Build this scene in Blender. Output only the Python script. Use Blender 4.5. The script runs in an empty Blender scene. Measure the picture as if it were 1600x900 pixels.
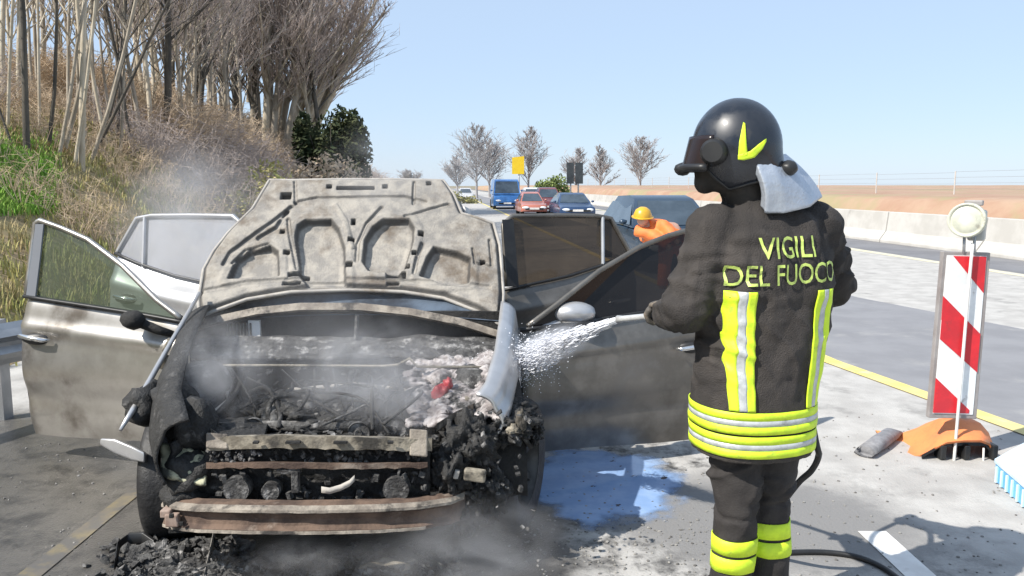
import bpy, bmesh, math, random
from mathutils import Vector, Matrix, noise, Euler
from mathutils.bvhtree import BVHTree
random.seed(7)
S = bpy.context.scene
COL = S.collection
R = math.radians
V = Vector
# ------------------------------------------------------------------ camera
F, HZ, CH = 1250.0, 290.0, 1.55
TH = math.atan((450 - HZ) / F)
cam = bpy.data.cameras.new('camera'); co = bpy.data.objects.new('camera', cam); COL.objects.link(co)
cam.sensor_width = 36; cam.lens = F / 1600 * 36
cam.clip_start = 0.05; cam.clip_end = 6000
co.location = (0, 0, CH); co.rotation_euler = (math.pi / 2 - TH, 0, 0)
S.camera = co
# ------------------------------------------------------------------ world, sun, exposure
SUN = V((-0.86, -0.51, 0.0)).normalized(); EL = R(45)
w = bpy.data.worlds.new('World'); S.world = w; w.use_nodes = True
nt = w.node_tree; sky = nt.nodes.new('ShaderNodeTexSky'); sky.sky_type = 'NISHITA'; sky.sun_disc = False
sky.sun_elevation = EL; sky.sun_rotation = math.atan2(SUN.x, SUN.y)
sky.air_density = 1.0; sky.dust_density = 0.3; sky.ozone_density = 4.0; sky.altitude = 0
bg = nt.nodes['Background']; bg.inputs[1].default_value = 0.14
hz_ = nt.nodes.new('ShaderNodeMix'); hz_.data_type = 'RGBA'; hz_.inputs[0].default_value = .78; hz_.inputs[7].default_value = (2.8, 3.5, 4.5, 1)   # even milky haze of a bright spring sky
nt.links.new(sky.outputs[0], hz_.inputs[6]); nt.links.new(hz_.outputs[2], bg.inputs[0])
sl = bpy.data.lights.new('sun', 'SUN'); sl.energy = 4.7; sl.angle = R(0.5); sl.color = (1, 0.95, 0.87)
so = bpy.data.objects.new('sun', sl); COL.objects.link(so)
sd = V((SUN.x * math.cos(EL), SUN.y * math.cos(EL), math.sin(EL)))
so.rotation_euler = sd.to_track_quat('Z', 'Y').to_euler(); so.location = sd * 50
S.view_settings.view_transform = 'Standard'; S.view_settings.look = 'None'
S.view_settings.exposure = 0.58; S.view_settings.gamma = 1
S.cycles.use_denoising = True
S.cycles.volume_bounces = 2; S.cycles.transparent_max_bounces = 16
S.cycles.volume_step_rate = 2.0

# ------------------------------------------------------------------ pixel helpers (design time)
FW = V((0, math.cos(TH), -math.sin(TH))); UP = V((0, math.sin(TH), math.cos(TH))); RT = V((1, 0, 0))
CAM = V((0, 0, CH))
def ray(px, py): return FW + RT * ((px - 800) / F) + UP * ((450 - py) / F)
def P(px, py, Y):
    d = ray(px, py); return CAM + d * (Y / d.y)
def G(px, py, z=0.0):
    d = ray(px, py); return CAM + d * ((z - CH) / d.z)
def lerp(a, b, t): return a + (b - a) * t
def sst(a, b, x):
    t = max(0, min(1, (x - a) / (b - a))); return t * t * (3 - 2 * t)
def interp(pts, x):
    if x <= pts[0][0]: return pts[0][1]
    for (a, b), (c, d) in zip(pts, pts[1:]):
        if x <= c: return b + (d - b) * (x - a) / (c - a)
    return pts[-1][1]
def N(p, s=1.0, o=0.0): return noise.noise(V(p) * s + V((o, o * 1.7, -o)))

# ------------------------------------------------------------------ materials
def mat(name, c1, c2=None, scale=5.0, rough=0.6, metal=0.0, bump=0.0, bscale=40.0, c3=None, s3=1.5, t3=(0.5, 0.62),
        rough2=None, detail=6, spec=0.5, stretch=None, coat=0.0):
    m = bpy.data.materials.new(name); m.use_nodes = True; t = m.node_tree; n = t.nodes; L = t.links
    b = n['Principled BSDF']; b.inputs['Roughness'].default_value = rough; b.inputs['Metallic'].default_value = metal
    b.inputs['Specular IOR Level'].default_value = spec; b.inputs['Coat Weight'].default_value = coat
    b.inputs['Base Color'].default_value = (*c1, 1)
    tc = n.new('ShaderNodeNewGeometry'); src = tc.outputs['Position']
    if stretch:
        mp = n.new('ShaderNodeMapping'); mp.inputs['Scale'].default_value = stretch; L.new(src, mp.inputs[0]); src = mp.outputs[0]
    def nz(sc, det=detail):
        q = n.new('ShaderNodeTexNoise'); q.inputs['Scale'].default_value = sc; q.inputs['Detail'].default_value = det
        q.inputs['Roughness'].default_value = 0.62; L.new(src, q.inputs['Vector']); return q.outputs[0]
    def ramp(x, a, bb):
        q = n.new('ShaderNodeMapRange'); q.interpolation_type = 'SMOOTHSTEP'
        q.inputs[1].default_value = a; q.inputs[2].default_value = bb; L.new(x, q.inputs[0]); return q.outputs[0]
    def mix(f, a, bb):
        q = n.new('ShaderNodeMix'); q.data_type = 'RGBA'; L.new(f, q.inputs[0])
        for i, v in ((6, a), (7, bb)):
            if isinstance(v, tuple): q.inputs[i].default_value = (*v, 1)
            else: L.new(v, q.inputs[i])
        return q.outputs[2]
    col = None
    if c2:
        f = ramp(nz(scale), 0.36, 0.64); col = mix(f, c1, c2)
        if rough2 is not None:
            q = n.new('ShaderNodeMapRange'); q.inputs[3].default_value = rough; q.inputs[4].default_value = rough2
            L.new(f, q.inputs[0]); L.new(q.outputs[0], b.inputs['Roughness'])
    if c3: col = mix(ramp(nz(s3), *t3), col if col else c1, c3)
    if col: L.new(col, b.inputs['Base Color'])
    if bump:
        q = n.new('ShaderNodeBump'); q.inputs['Strength'].default_value = min(1, bump); q.inputs['Distance'].default_value = 0.02 * bump
        L.new(nz(bscale, 4), q.inputs['Height']); L.new(q.outputs[0], b.inputs['Normal'])
    return m
def glass(name, tint, dirt, dirtamt, rough=0.03, dscale=3.0, refl=1.0):
    m = bpy.data.materials.new(name); m.use_nodes = True; t = m.node_tree; n = t.nodes; L = t.links
    n.remove(n['Principled BSDF']); out = n['Material Output']
    tr = n.new('ShaderNodeBsdfTransparent'); tr.inputs[0].default_value = (*tint, 1)
    df = n.new('ShaderNodeBsdfDiffuse'); df.inputs[0].default_value = (*dirt, 1)
    gl = n.new('ShaderNodeBsdfGlossy'); gl.inputs['Roughness'].default_value = rough
    g = n.new('ShaderNodeNewGeometry'); q = n.new('ShaderNodeTexNoise'); q.inputs['Scale'].default_value = dscale; q.inputs['Detail'].default_value = 5
    L.new(g.outputs['Position'], q.inputs['Vector'])
    mr = n.new('ShaderNodeMapRange'); mr.inputs[1].default_value = 0.3; mr.inputs[2].default_value = 0.7
    mr.inputs[3].default_value = max(0, dirtamt - 0.18); mr.inputs[4].default_value = min(1, dirtamt + 0.18); L.new(q.outputs[0], mr.inputs[0])
    m1 = n.new('ShaderNodeMixShader'); L.new(mr.outputs[0], m1.inputs[0]); L.new(tr.outputs[0], m1.inputs[1]); L.new(df.outputs[0], m1.inputs[2])
    fr = n.new('ShaderNodeFresnel'); fr.inputs[0].default_value = 1.45
    mm = n.new('ShaderNodeMath'); mm.operation = 'MULTIPLY'; mm.inputs[1].default_value = refl; L.new(fr.outputs[0], mm.inputs[0])
    m2 = n.new('ShaderNodeMixShader'); L.new(mm.outputs[0], m2.inputs[0]); L.new(m1.outputs[0], m2.inputs[1]); L.new(gl.outputs[0], m2.inputs[2])
    L.new(m2.outputs[0], out.inputs[0]); return m
M = {}
M['paint'] = mat('silver_paint', (.44, .42, .39), (.36, .34, .31), 6, .34, .75, c3=(.13, .11, .09), s3=2.2, t3=(.50, .72), coat=.3)
M['paint_clean'] = mat('silver_paint_clean', (.50, .50, .505), (.43, .43, .435), 6, .35, .55, coat=.3)
M['paint_soot'] = mat('sooty_silver_paint', (.20, .185, .165), (.13, .12, .105), 5, .38, .6, c3=(.2, .19, .18), s3=2.5, t3=(.55, .75), coat=.15)  # darker silver: shade of the right doors put into colour; sooty roof and sills
M['ash'] = mat('ash_metal', (.44, .41, .365), (.33, .31, .285), 7, .9, 0, .35, 60, c3=(.20, .165, .125), s3=4.5, t3=(.52, .70))
M['ash_rust'] = mat('rust_ash', (.15, .10, .072), (.065, .042, .032), 9, .85, 0, .5, 70, c3=(.26, .21, .17), s3=6, t3=(.56, .70))
M['ash_mid'] = mat('scorched_ash', (.33, .29, .24), (.17, .145, .12), 12, .9, 0, .5, 70, c3=(.045, .04, .036), s3=7, t3=(.48, .62))
M['ash_cream'] = mat('cream_ash', (.32, .285, .225), (.15, .13, .10), 13, .9, 0, .5, 70, c3=(.05, .045, .038), s3=7, t3=(.49, .63))
M['char'] = mat('char', (.010, .0095, .009), (.026, .025, .024), 18, .65, 0, .8, 60, c3=(.12, .115, .11), s3=16, t3=(.58, .74))
M['char_deep'] = mat('char_deep', (.008, .008, .008), (.02, .019, .018), 15, .8, 0, .6, 60)
M['char_grey'] = mat('char_grey', (.09, .088, .085), (.025, .024, .024), 22, .8, 0, .8, 60, c3=(.33, .32, .31), s3=14, t3=(.52, .7))
M['tyre'] = mat('burnt_tyre', (.010, .010, .011), (.028, .027, .027), 10, .55, 0, .5, 60)
M['rim'] = mat('rim', (.10, .10, .10), (.05, .05, .05), 8, .5, .6)
M['black'] = mat('black_plastic', (.012, .012, .013), (.02, .02, .02), 12, .45)
M['chrome'] = mat('bright_metal', (.75, .75, .74), (.6, .6, .6), 12, .18, .9)
M['glass_soot'] = glass('sooted_glass', (.10, .09, .08), (.018, .017, .018), .82, .05, 2.5, .55)
M['glass_brown'] = glass('browned_glass', (.22, .18, .14), (.050, .040, .032), .72, .06, 3, .5)
M['glass_left'] = glass('smoky_glass', (.55, .66, .58), (.085, .10, .075), .55, .03, 2.0, .8)
M['glass_pale'] = glass('pale_smoky_glass', (.75, .77, .80), (.42, .43, .47), .68, .05, 2, .9)
M['glass_car'] = glass('car_glass', (.12, .14, .16), (.03, .035, .04), .5, .03, 2, 1.0)
M['concrete_barrier'] = mat('barrier_concrete', (.50, .485, .455), (.42, .405, .375), 1.3, .85, 0, .2, 20, c3=(.30, .285, .26), s3=1.1, t3=(.58, .75))
M['yellow_line'] = mat('yellow_paint', (.72, .58, .16), (.62, .52, .24), 3, .7, c3=(.5, .46, .34), s3=5, t3=(.55, .68))
M['white_line'] = mat('white_paint', (.74, .73, .70), (.62, .60, .57), 5, .7, c3=(.45, .43, .40), s3=7, t3=(.56, .68))

# ------------------------------------------------------------------ mesh builder
ORG = {}
class MB:
    def __init__(s): s.v = []; s.f = []
    def add(s, vs, fs):
        o = len(s.v); s.v += [V(x) for x in vs]; s.f += [tuple(i + o for i in f) for f in fs]; return s
    def box(s, c, size, rot=None):
        hx, hy, hz = size[0] / 2, size[1] / 2, size[2] / 2; c = V(c)
        m = rot if isinstance(rot, Matrix) else (Euler(rot).to_matrix() if rot else Matrix.Identity(3))
        vs = [c + m @ V((x * hx, y * hy, z * hz)) for x in (-1, 1) for y in (-1, 1) for z in (-1, 1)]
        return s.add(vs, [(0, 1, 3, 2), (4, 6, 7, 5), (0, 4, 5, 1), (2, 3, 7, 6), (0, 2, 6, 4), (1, 5, 7, 3)])
    def bar(s, a, b, w_, h_, up=(0, 0, 1)):
        a, b = V(a), V(b); d = b - a; L = d.length
        if L < 1e-6: return s
        x = d / L; u = V(up); y = u.cross(x)
        if y.length < 1e-4: y = V((0, 1, 0)).cross(x)
        y.normalize(); z = x.cross(y)
        m = Matrix((x, y, z)).transposed()
        return s.box((a + b) / 2, (L, w_, h_), m)
    def tube(s, pts, rad, n=8, caps=True):
        pts = [V(p) for p in pts]
        if not isinstance(rad, (list, tuple)): rad = [rad] * len(pts)
        o = len(s.v); pu = None
        for i, p in enumerate(pts):
            d = (pts[min(i + 1, len(pts) - 1)] - pts[max(i - 1, 0)])
            if d.length < 1e-9: d = V((0, 0, 1))
            d.normalize()
            u = pu - d * pu.dot(d) if pu else d.orthogonal()
            if u.length < 1e-5: u = d.orthogonal()
            u.normalize(); pu = u; v_ = d.cross(u)
            for k in range(n):
                a = 2 * math.pi * k / n; s.v.append(p + (u * math.cos(a) + v_ * math.sin(a)) * rad[i])
        for i in range(len(pts) - 1):
            for k in range(n):
                a = o + i * n + k; b = o + i * n + (k + 1) % n; s.f.append((a, b, b + n, a + n))
        if caps:
            s.f.append(tuple(o + k for k in reversed(range(n)))); e = o + (len(pts) - 1) * n; s.f.append(tuple(e + k for k in range(n)))
        return s
    def loft(s, rings, caps=True, closed=True):
        n = len(rings[0]); o = len(s.v)
        for r_ in rings: s.v += [V(p) for p in r_]
        for i in range(len(rings) - 1):
            for k in range(n if closed else n - 1):
                a = o + i * n + k; b = o + i * n + (k + 1) % n; s.f.append((a, b, b + n, a + n))
        if caps and closed:
            s.f.append(tuple(o + k for k in reversed(range(n)))); e = o + (len(rings) - 1) * n; s.f.append(tuple(e + k for k in range(n)))
        return s
    def grid(s, fn, nu, nv):
        o = len(s.v)
        for j in range(nv + 1):
            for i in range(nu + 1): s.v.append(V(fn(i / nu, j / nv)))
        for j in range(nv):
            for i in range(nu):
                a = o + j * (nu + 1) + i; s.f.append((a, a + 1, a + nu + 2, a + nu + 1))
        return s
    def lathe(s, prof, n=24, c=(0, 0, 0), rot=None, closed=False):
        c = V(c); m = rot if isinstance(rot, Matrix) else (Euler(rot).to_matrix() if rot else Matrix.Identity(3))
        rings = [[c + m @ V((r_ * math.cos(2 * math.pi * k / n), r_ * math.sin(2 * math.pi * k / n), z)) for k in range(n)] for r_, z in prof]
        return s.loft(rings, caps=not closed)
    def blob(s, c, size, rot=None, seed=0, amp=.25, fr=2.0, sub=2):
        bm = bmesh.new(); bmesh.ops.create_icosphere(bm, subdivisions=sub, radius=1)
        m = Euler(rot).to_matrix() if rot else Matrix.Identity(3); c = V(c)
        vs = []
        for v_ in bm.verts:
            k = 1 + amp * N(v_.co, fr, seed) + (amp * (.45 * N(v_.co, fr * 2.7, seed) + .25 * N(v_.co, fr * 6.5, seed) + (.14 * N(v_.co, fr * 14, seed) if sub > 4 else 0)) if sub > 3 else 0); q = v_.co * k
            vs.append(c + m @ V((q.x * size[0], q.y * size[1], q.z * size[2])))
        bm.verts.index_update(); fs = [tuple(v_.index for v_ in f.verts) for f in bm.faces]; bm.free()
        return s.add(vs, fs)
    def prism(s, poly, a, b):
        """poly: list of 3-D points; extruded from poly+a to poly+b"""
        n = len(poly); a, b = V(a), V(b); vs = [V(p) + a for p in poly] + [V(p) + b for p in poly]
        fs = [tuple(reversed(range(n))), tuple(range(n, 2 * n))] + [(i, (i + 1) % n, (i + 1) % n + n, i + n) for i in range(n)]
        return s.add(vs, fs)
    def build(s, name, m, parent=None, smooth=False, bevel=0.0, solid=0.0, normals=True, angle=None):
        me = bpy.data.meshes.new(name); off = ORG.get(parent, V((0, 0, 0)))
        me.from_pydata([tuple(v_ - off) for v_ in s.v], [], s.f); me.update()
        if normals:
            bm = bmesh.new(); bm.from_mesh(me); bmesh.ops.recalc_face_normals(bm, faces=bm.faces); bm.to_mesh(me); bm.free()
        o = bpy.data.objects.new(name, me); COL.objects.link(o)
        if m: me.materials.append(M[m] if isinstance(m, str) else m)
        if smooth:
            me.polygons.foreach_set('use_smooth', [True] * len(me.polygons))
            if angle: 
                bm = bmesh.new(); bm.from_mesh(me)
                for e in bm.edges:
                    if len(e.link_faces) == 2 and e.calc_face_angle(0) > R(angle): e.smooth = False
                bm.to_mesh(me); bm.free()
        if parent: o.parent = parent; ORG[o] = off
        if solid:
            q = o.modifiers.new('solid', 'SOLIDIFY'); q.thickness = solid; q.offset = 0
        if bevel:
            q = o.modifiers.new('bevel', 'BEVEL'); q.width = bevel; q.segments = 2; q.limit_method = 'ANGLE'
        return o
def tag(o, label=None, cat=None, group=None, kind=None):
    for k, v_ in (('label', label), ('category', cat), ('group', group), ('kind', kind)):
        if v_: o[k] = v_
    return o
def thing(name, loc, label, cat, group=None):
    o = bpy.data.objects.new(name, None); COL.objects.link(o); o.location = loc; o.empty_display_size = .1
    ORG[o] = V(loc); return tag(o, label, cat, group)
def bake(o):
    """apply modifiers"""
    dg = bpy.context.evaluated_depsgraph_get(); dg.update(); me = bpy.data.meshes.new_from_object(o.evaluated_get(dg)); o.modifiers.clear(); o.data = me; return o
def sheet(name, pts, z, m, label=None, kind='structure', sub=0):
    b = MB(); b.add([(p[0], p[1], z) for p in pts], [tuple(range(len(pts)))]); o = b.build(name, m)
    return tag(o, label, None, None, kind)

# ================================================================== SETTING
AX = -0.0857                                   # road direction: x shifts by AX per metre of y
def toe(y): return -3.75 + AX * y + .35 * math.sin(y * .31) * sst(6, 20, y)
def hillz(x, y):
    off = toe(y) - x
    if off <= 0: return -.05
    H = 4.4 * (1 - .75 * sst(60, 150, y)) + .6 * N((x, y, 0), .08)
    h = .68 * off
    k = 1.2; h = -math.log(math.exp(-h * k / 1.0) + math.exp(-H * k / 1.0)) / k
    h += .16 * sst(0, 1.5, off) * N((x, y, 3), .9) + .35 * sst(.5, 3, off) * N((x, y, 9), .28)
    return max(h, 0.0) if off > .3 else h * off / .3
def on_hill(px, py):
    d = ray(px, py); d = d / d.y; y = 4.0
    while y < 160:
        p = CAM + d * y
        if p.x < toe(y) and p.z <= hillz(p.x, y): return p
        y += .1
    return CAM + d * 40

# --- ground
def ground_mat():
    m = mat('ground_pavement', (.45, .435, .41), (.36, .345, .325), 3.1, .85, 0, .5, 70, c3=(.27, .26, .245), s3=2.3, t3=(.54, .70), detail=10)
    t = m.node_tree; n = t.nodes; L = t.links; b = n['Principled BSDF']
    old = b.inputs['Base Color'].links[0].from_socket
    g = n.new('ShaderNodeNewGeometry')
    nz = n.new('ShaderNodeTexNoise'); nz.inputs['Scale'].default_value = 1.7; nz.inputs['Detail'].default_value = 7; nz.inputs['Roughness'].default_value = .65
    L.new(g.outputs['Position'], nz.inputs['Vector'])
    def blobmask(c, rad, edge0, edge1, namp=1.0):
        s_ = n.new('ShaderNodeVectorMath'); s_.operation = 'SUBTRACT'; L.new(g.outputs['Position'], s_.inputs[0]); s_.inputs[1].default_value = (c[0], c[1], 0)
        d_ = n.new('ShaderNodeVectorMath'); d_.operation = 'DIVIDE'; L.new(s_.outputs[0], d_.inputs[0]); d_.inputs[1].default_value = (rad[0], rad[1], 1e6)
        l_ = n.new('ShaderNodeVectorMath'); l_.operation = 'LENGTH'; L.new(d_.outputs[0], l_.inputs[0])
        a_ = n.new('ShaderNodeMath'); a_.operation = 'MULTIPLY_ADD'; L.new(nz.outputs[0], a_.inputs[0]); a_.inputs[1].default_value = namp; L.new(l_.outputs['Value'], a_.inputs[2])
        r_ = n.new('ShaderNodeMapRange'); r_.interpolation_type = 'SMOOTHSTEP'; r_.inputs[1].default_value = edge0; r_.inputs[2].default_value = edge1
        r_.inputs[3].default_value = 1; r_.inputs[4].default_value = 0; L.new(a_.outputs[0], r_.inputs[0]); return r_.outputs[0]
    def mixc(f, a, c):
        q = n.new('ShaderNodeMix'); q.data_type = 'RGBA'; L.new(f, q.inputs[0]); L.new(a, q.inputs[6]); q.inputs[7].default_value = (*c, 1); return q.outputs[2]
    wet = blobmask((-2.4, 3.2), (2.6, 2.6), 1.25, 1.7)            # soaked pavement left of the wreck
    wet2 = blobmask((1.15, 3.55), (.75, .55), 1.2, 1.75)           # damp stain by the firefighter
    dark_mask = blobmask((-.72, 3.6), (1.15, 1.4), 1.15, 1.6)           # sooty ground under the engine
    nz2 = n.new('ShaderNodeTexNoise'); nz2.inputs['Scale'].default_value = 5.5; nz2.inputs['Detail'].default_value = 9; nz2.inputs['Roughness'].default_value = .7; L.new(g.outputs['Position'], nz2.inputs['Vector'])
    sr = n.new('ShaderNodeMapRange'); sr.inputs[1].default_value = .46; sr.inputs[2].default_value = .62; L.new(nz2.outputs[0], sr.inputs[0])
    wide = blobmask((-1.2, 3.4), (2.9, 2.2), 1.2, 1.75); st = n.new('ShaderNodeMath'); st.operation = 'MULTIPLY'; L.new(sr.outputs[0], st.inputs[0]); L.new(wide, st.inputs[1]); streak = st.outputs[0]
    c = mixc(wet, old, (.105, .098, .088)); c = mixc(streak, c, (.045, .043, .041)); c = mixc(wet2, c, (.20, .195, .19)); c = mixc(dark_mask, c, (.035, .033, .032))
    L.new(c, b.inputs['Base Color'])
    mx = n.new('ShaderNodeMath'); mx.operation = 'MAXIMUM'; L.new(wet, mx.inputs[0]); L.new(dark_mask, mx.inputs[1])
    rr = n.new('ShaderNodeMapRange'); rr.inputs[3].default_value = .88; rr.inputs[4].default_value = .30; L.new(mx.outputs[0], rr.inputs[0])
    L.new(rr.outputs[0], b.inputs['Roughness'])
    return m
M['ground'] = ground_mat()
b = MB(); b.grid(lambda u, v_: (-1500 + 3000 * u, -300 + 3300 * v_, -.02), 30, 30)
tag(b.build('ground', mat('far_fields', (.20, .17, .11), (.26, .19, .12), .05, .95, c3=(.13, .16, .07), s3=.02)), 'flat fields reaching the horizon beyond the motorway', kind='structure')
def strip(name, left, right, z, m, label):
    """left/right: polylines (x,y) of equal length"""
    b = MB(); n = len(left); b.add([(x, y, z) for x, y in left] + [(x, y, z) for x, y in right], [(i, i + 1, n + i + 1, n + i) for i in range(n - 1)])
    return tag(b.build(name, m), label, kind='structure')
far = 420
strip('pavement', [(-4.3, -6), (-4.6, 6), (-3.9 + AX * far, far)], [(12.4, -6), (11.4, 6), (11.9 + AX * far, far)], 0, 'ground', 'pale concrete pavement of the motorway')
yl = [G(1900, 781), G(1600, 673), G(1296, 564)]; yl = [(p.x, p.y) for p in yl]; yl += [(yl[-1][0] + AX * 6, yl[-1][1] + 6), (yl[-1][0] + AX * 60, yl[-1][1] + 60), (yl[-1][0] + AX * 400, yl[-1][1] + 400)]
ll = [G(1900, 573), G(1600, 515), G(1340, 465)]; ll = [(p.x, p.y) for p in ll]; ll += [(ll[-1][0] + AX * 6, ll[-1][1] + 6), (ll[-1][0] + AX * 60, ll[-1][1] + 60), (ll[-1][0] + AX * 400, ll[-1][1] + 400)]
M['asphalt'] = mat('asphalt', (.235, .235, .245), (.20, .20, .21), 1.5, .85, 0, .3, 60, c3=(.29, .285, .28), s3=.9, t3=(.55, .7))
M['asphalt_dark'] = mat('asphalt_dark', (.15, .15, .16), (.19, .19, .20), 1.0, .85, 0, .3, 60)
strip('asphalt_lane', yl, ll, .004, 'asphalt', 'grey asphalt lane beyond the yellow line')
def offs(l, d): return [(x + d, y) for x, y in l]
strip('yellow_line', offs(yl, -.09), offs(yl, .07), .008, 'yellow_line', 'yellow roadworks edge line on the pavement')
bx = lambda y: 10.25 + (23.6 - y) * -AX * 1.0 if False else 10.25 + (y - 23.6) * AX
ys = [-4, 10, 20, 40, 80, 160, 400]
strip('asphalt_shoulder', [(bx(y) - 2.0, y) for y in ys], [(bx(y) + .4, y) for y in ys], .004, 'asphalt_dark', 'dark asphalt shoulder along the concrete barrier')
strip('yellow_shoulder_line', [(bx(y) - 2.35, y) for y in ys], [(bx(y) - 2.12, y) for y in ys], .004, mat('faded_yellow', (.66, .60, .38), (.6, .56, .42), 2, .8), 'faded yellow line beside the far shoulder')
wl = [G(1340, 831), G(1384, 831), G(1475, 912), G(1425, 912)]
sheet('white_marking', [(p.x, p.y) for p in wl], .004, 'white_line', 'worn white road marking beside the hose')
# yellow-brown old line on the wet pavement at left
ol = [G(205, 765), G(222, 770), G(60, 905), G(20, 905)]
sheet('old_yellow_line', [(p.x, p.y) for p in ol], .004, mat('old_yellow', (.20, .165, .09), (.13, .115, .095), 8, .4, c3=(.10, .095, .088), s3=7, t3=(.45, .58)), 'faint worn yellow line on the wet pavement')
# --- hillside
b = MB()
ysl = [-12 + i * .55 for i in range(90)] + [37.5 + 1.6 * i for i in range(90)]
offl = [-.4, -.1, .15, .4, .7, 1.0, 1.4, 1.8, 2.2, 2.7, 3.2, 3.7, 4.3, 5, 5.8, 6.6, 7.6, 8.8, 10, 12, 15, 20, 30, 60]
nO = len(offl)
for y in ysl:
    for o_ in offl:
        x = toe(y) - o_; b.v.append(V((x, y, hillz(x, y))))
for j in range(len(ysl) - 1):
    for i in range(nO - 1):
        a = j * nO + i; b.f.append((a, a + 1, a + nO + 1, a + nO))
M['hill'] = mat('hill_soil', (.30, .22, .13), (.22, .18, .08), 1.2, .95, 0, .6, 12, c3=(.11, .145, .04), s3=.33, t3=(.52, .66))
tag(b.build('hillside', 'hill', smooth=True), 'wooded bank covered in dry leaves and grass left of the road', kind='structure')
# --- field behind the barrier, low red-brown rise
b = MB()
def field(u, v_):
    y = -10 + 330 * v_; x = bx(y) + 1.2 + 120 * u * u
    return (x, y, -.02 + 1.25 * sst(0, .09, u) + .35 * sst(30, 120, y) * sst(0, .2, u) + .08 * N((x, y, 0), .3))
b.grid(field, 40, 70)
tag(b.build('field', mat('red_field', (.33, .20, .135), (.38, .26, .18), .6, .95, 0, .4, 8, c3=(.30, .25, .14), s3=.25), smooth=True), 'reddish brown ploughed bank beyond the barrier', kind='structure')

# --- concrete barrier: separate segments
prof = [(-.30, 0), (-.30, .08), (-.14, .32), (-.09, .84), (.09, .84), (.14, .32), (.30, .08), (.30, 0)]
seg = 4.0
bar = thing('concrete_barrier', (bx(20), 20, 0), 'long pale concrete safety barrier along the far side of the motorway', 'barrier')
y = 2.0; k = 0
while y < 190:
    L_ = seg if y < 60 else seg * 4
    mb = MB(); x0, x1 = bx(y), bx(y + L_ - .06)
    mb.loft([[(x0 + px, y, z) for px, z in prof], [(x1 + px, y + L_ - .06, z) for px, z in prof]])
    mb.build('barrier_segment', 'concrete_barrier', bar, bevel=.015 if y < 30 else 0); y += L_
# --- wire fence on the field
M['galv'] = mat('galvanised', (.42, .43, .44), (.34, .35, .36), 8, .45, .6)
M['post'] = mat('fence_post', (.52, .49, .46), (.46, .43, .40), 6, .8)
fe = thing('wire_fence', (bx(25) + 3, 25, 1.1), 'thin wire fence with posts on the reddish bank beyond the barrier', 'fence')
wires = MB()
for i, y in enumerate([8 + 5.2 * i for i in range(20)]):
    x = bx(y) + 6.0; z = field(math.sqrt(max(0, (x - bx(y) - 1.2)) / 120), (y + 10) / 330)[2]
    MB().tube([(x, y, z - .2), (x, y, z + .85)], .024, 6).build('fence_post', 'post', fe)
    if i < 19:
        y2 = y + 5.2; x2 = bx(y2) + 6.0
        for h in (.2, .4, .6, .8): wires.tube([(x, y, z + h), (x2, y2, z + h)], .004, 3, False)
wires.build('wire', 'galv', fe)

# ================================================================== VEGETATION
def leafmat(name, a, b_, sc=9.0):
    m = mat(name, a, b_, sc, .8); p = m.node_tree.nodes['Principled BSDF']; p.inputs['Specular IOR Level'].default_value = .2; return m
M['dry'] = leafmat('dry_grass', (.46, .37, .21), (.32, .26, .13), 2.5)
M['olive'] = leafmat('olive_grass', (.30, .30, .10), (.42, .36, .17), 2.0)
M['green'] = leafmat('green_grass', (.18, .36, .05), (.26, .40, .08), 3)
M['brush'] = leafmat('brushwood', (.42, .32, .22), (.54, .43, .31), 3)
M['ever'] = leafmat('evergreen', (.022, .036, .016), (.060, .066, .028), 2.5)
M['leaflitter'] = leafmat('leaf_litter', (.38, .23, .13), (.26, .16, .09), 4)
M['bark'] = mat('grey_bark', (.26, .22, .165), (.40, .35, .28), 6, .9, 0, .6, 30, stretch=(1, 1, .25))
M['bark_pale'] = mat('pale_bark', (.52, .46, .36), (.38, .32, .23), 6, .9, 0, .6, 30, stretch=(1, 1, .25))
M['bark_dark'] = mat('dark_bark', (.055, .05, .042), (.11, .095, .075), 6, .9, 0, .6, 30, stretch=(1, 1, .25))
M['twig'] = mat('twigs', (.36, .30, .27), (.46, .39, .35), 3, .9)
M['twig_far'] = mat('far_twigs', (.27, .255, .255), (.33, .315, .315), 1, .9)
def grass_stuff(name, m, label, samp, n, hmin, hmax, wid, lean=.5, blades=5):
    b = MB()
    for _ in range(n):
        p = samp()
        if p is None: continue
        d = math.sqrt(p.x ** 2 + p.y ** 2); sc = max(1, d / 14)
        for _k in range(blades):
            a = random.uniform(0, 6.283); h = random.uniform(hmin, hmax); l_ = random.uniform(.1, lean) * h
            wv = V((math.cos(a + 1.57), math.sin(a + 1.57), 0)) * wid * sc * random.uniform(.6, 1.2)
            q = p + V((random.uniform(-.1, .1), random.uniform(-.1, .1), -.03)) * sc
            mid = q + V((math.cos(a) * l_ * .4, math.sin(a) * l_ * .4, h * .6)); tip = q + V((math.cos(a) * l_ * 1.2, math.sin(a) * l_ * 1.2, h))
            o = len(b.v); b.v += [q - wv, q + wv, mid + wv * .7, mid - wv * .7, tip]; b.f += [(o, o + 1, o + 2, o + 3), (o + 3, o + 2, o + 4)]
    return tag(b.build(name, m, normals=False), label, kind='stuff')
def hs(y0, y1, o0, o1, nf=None, thr=0, so=0):
    def f():
        for _ in range(12):
            y = y0 + (y1 - y0) * random.random() ** 1.5; x = toe(y) - random.uniform(o0, o1)
            if nf is None or N((x, y, so), nf) > thr: return V((x, y, hillz(x, y)))
        return None
    return f
grass_stuff('dry_grass', 'dry', 'dry straw coloured grass tufts over the lower bank', hs(5, 60, -.1, 7, .5, .0, 2), 7000, .06, .22, .009)
grass_stuff('olive_grass', 'olive', 'olive green weeds and grass over the bank', hs(4, 60, 0, 6, .45, -.2, 5), 13000, .06, .20, .011)
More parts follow.
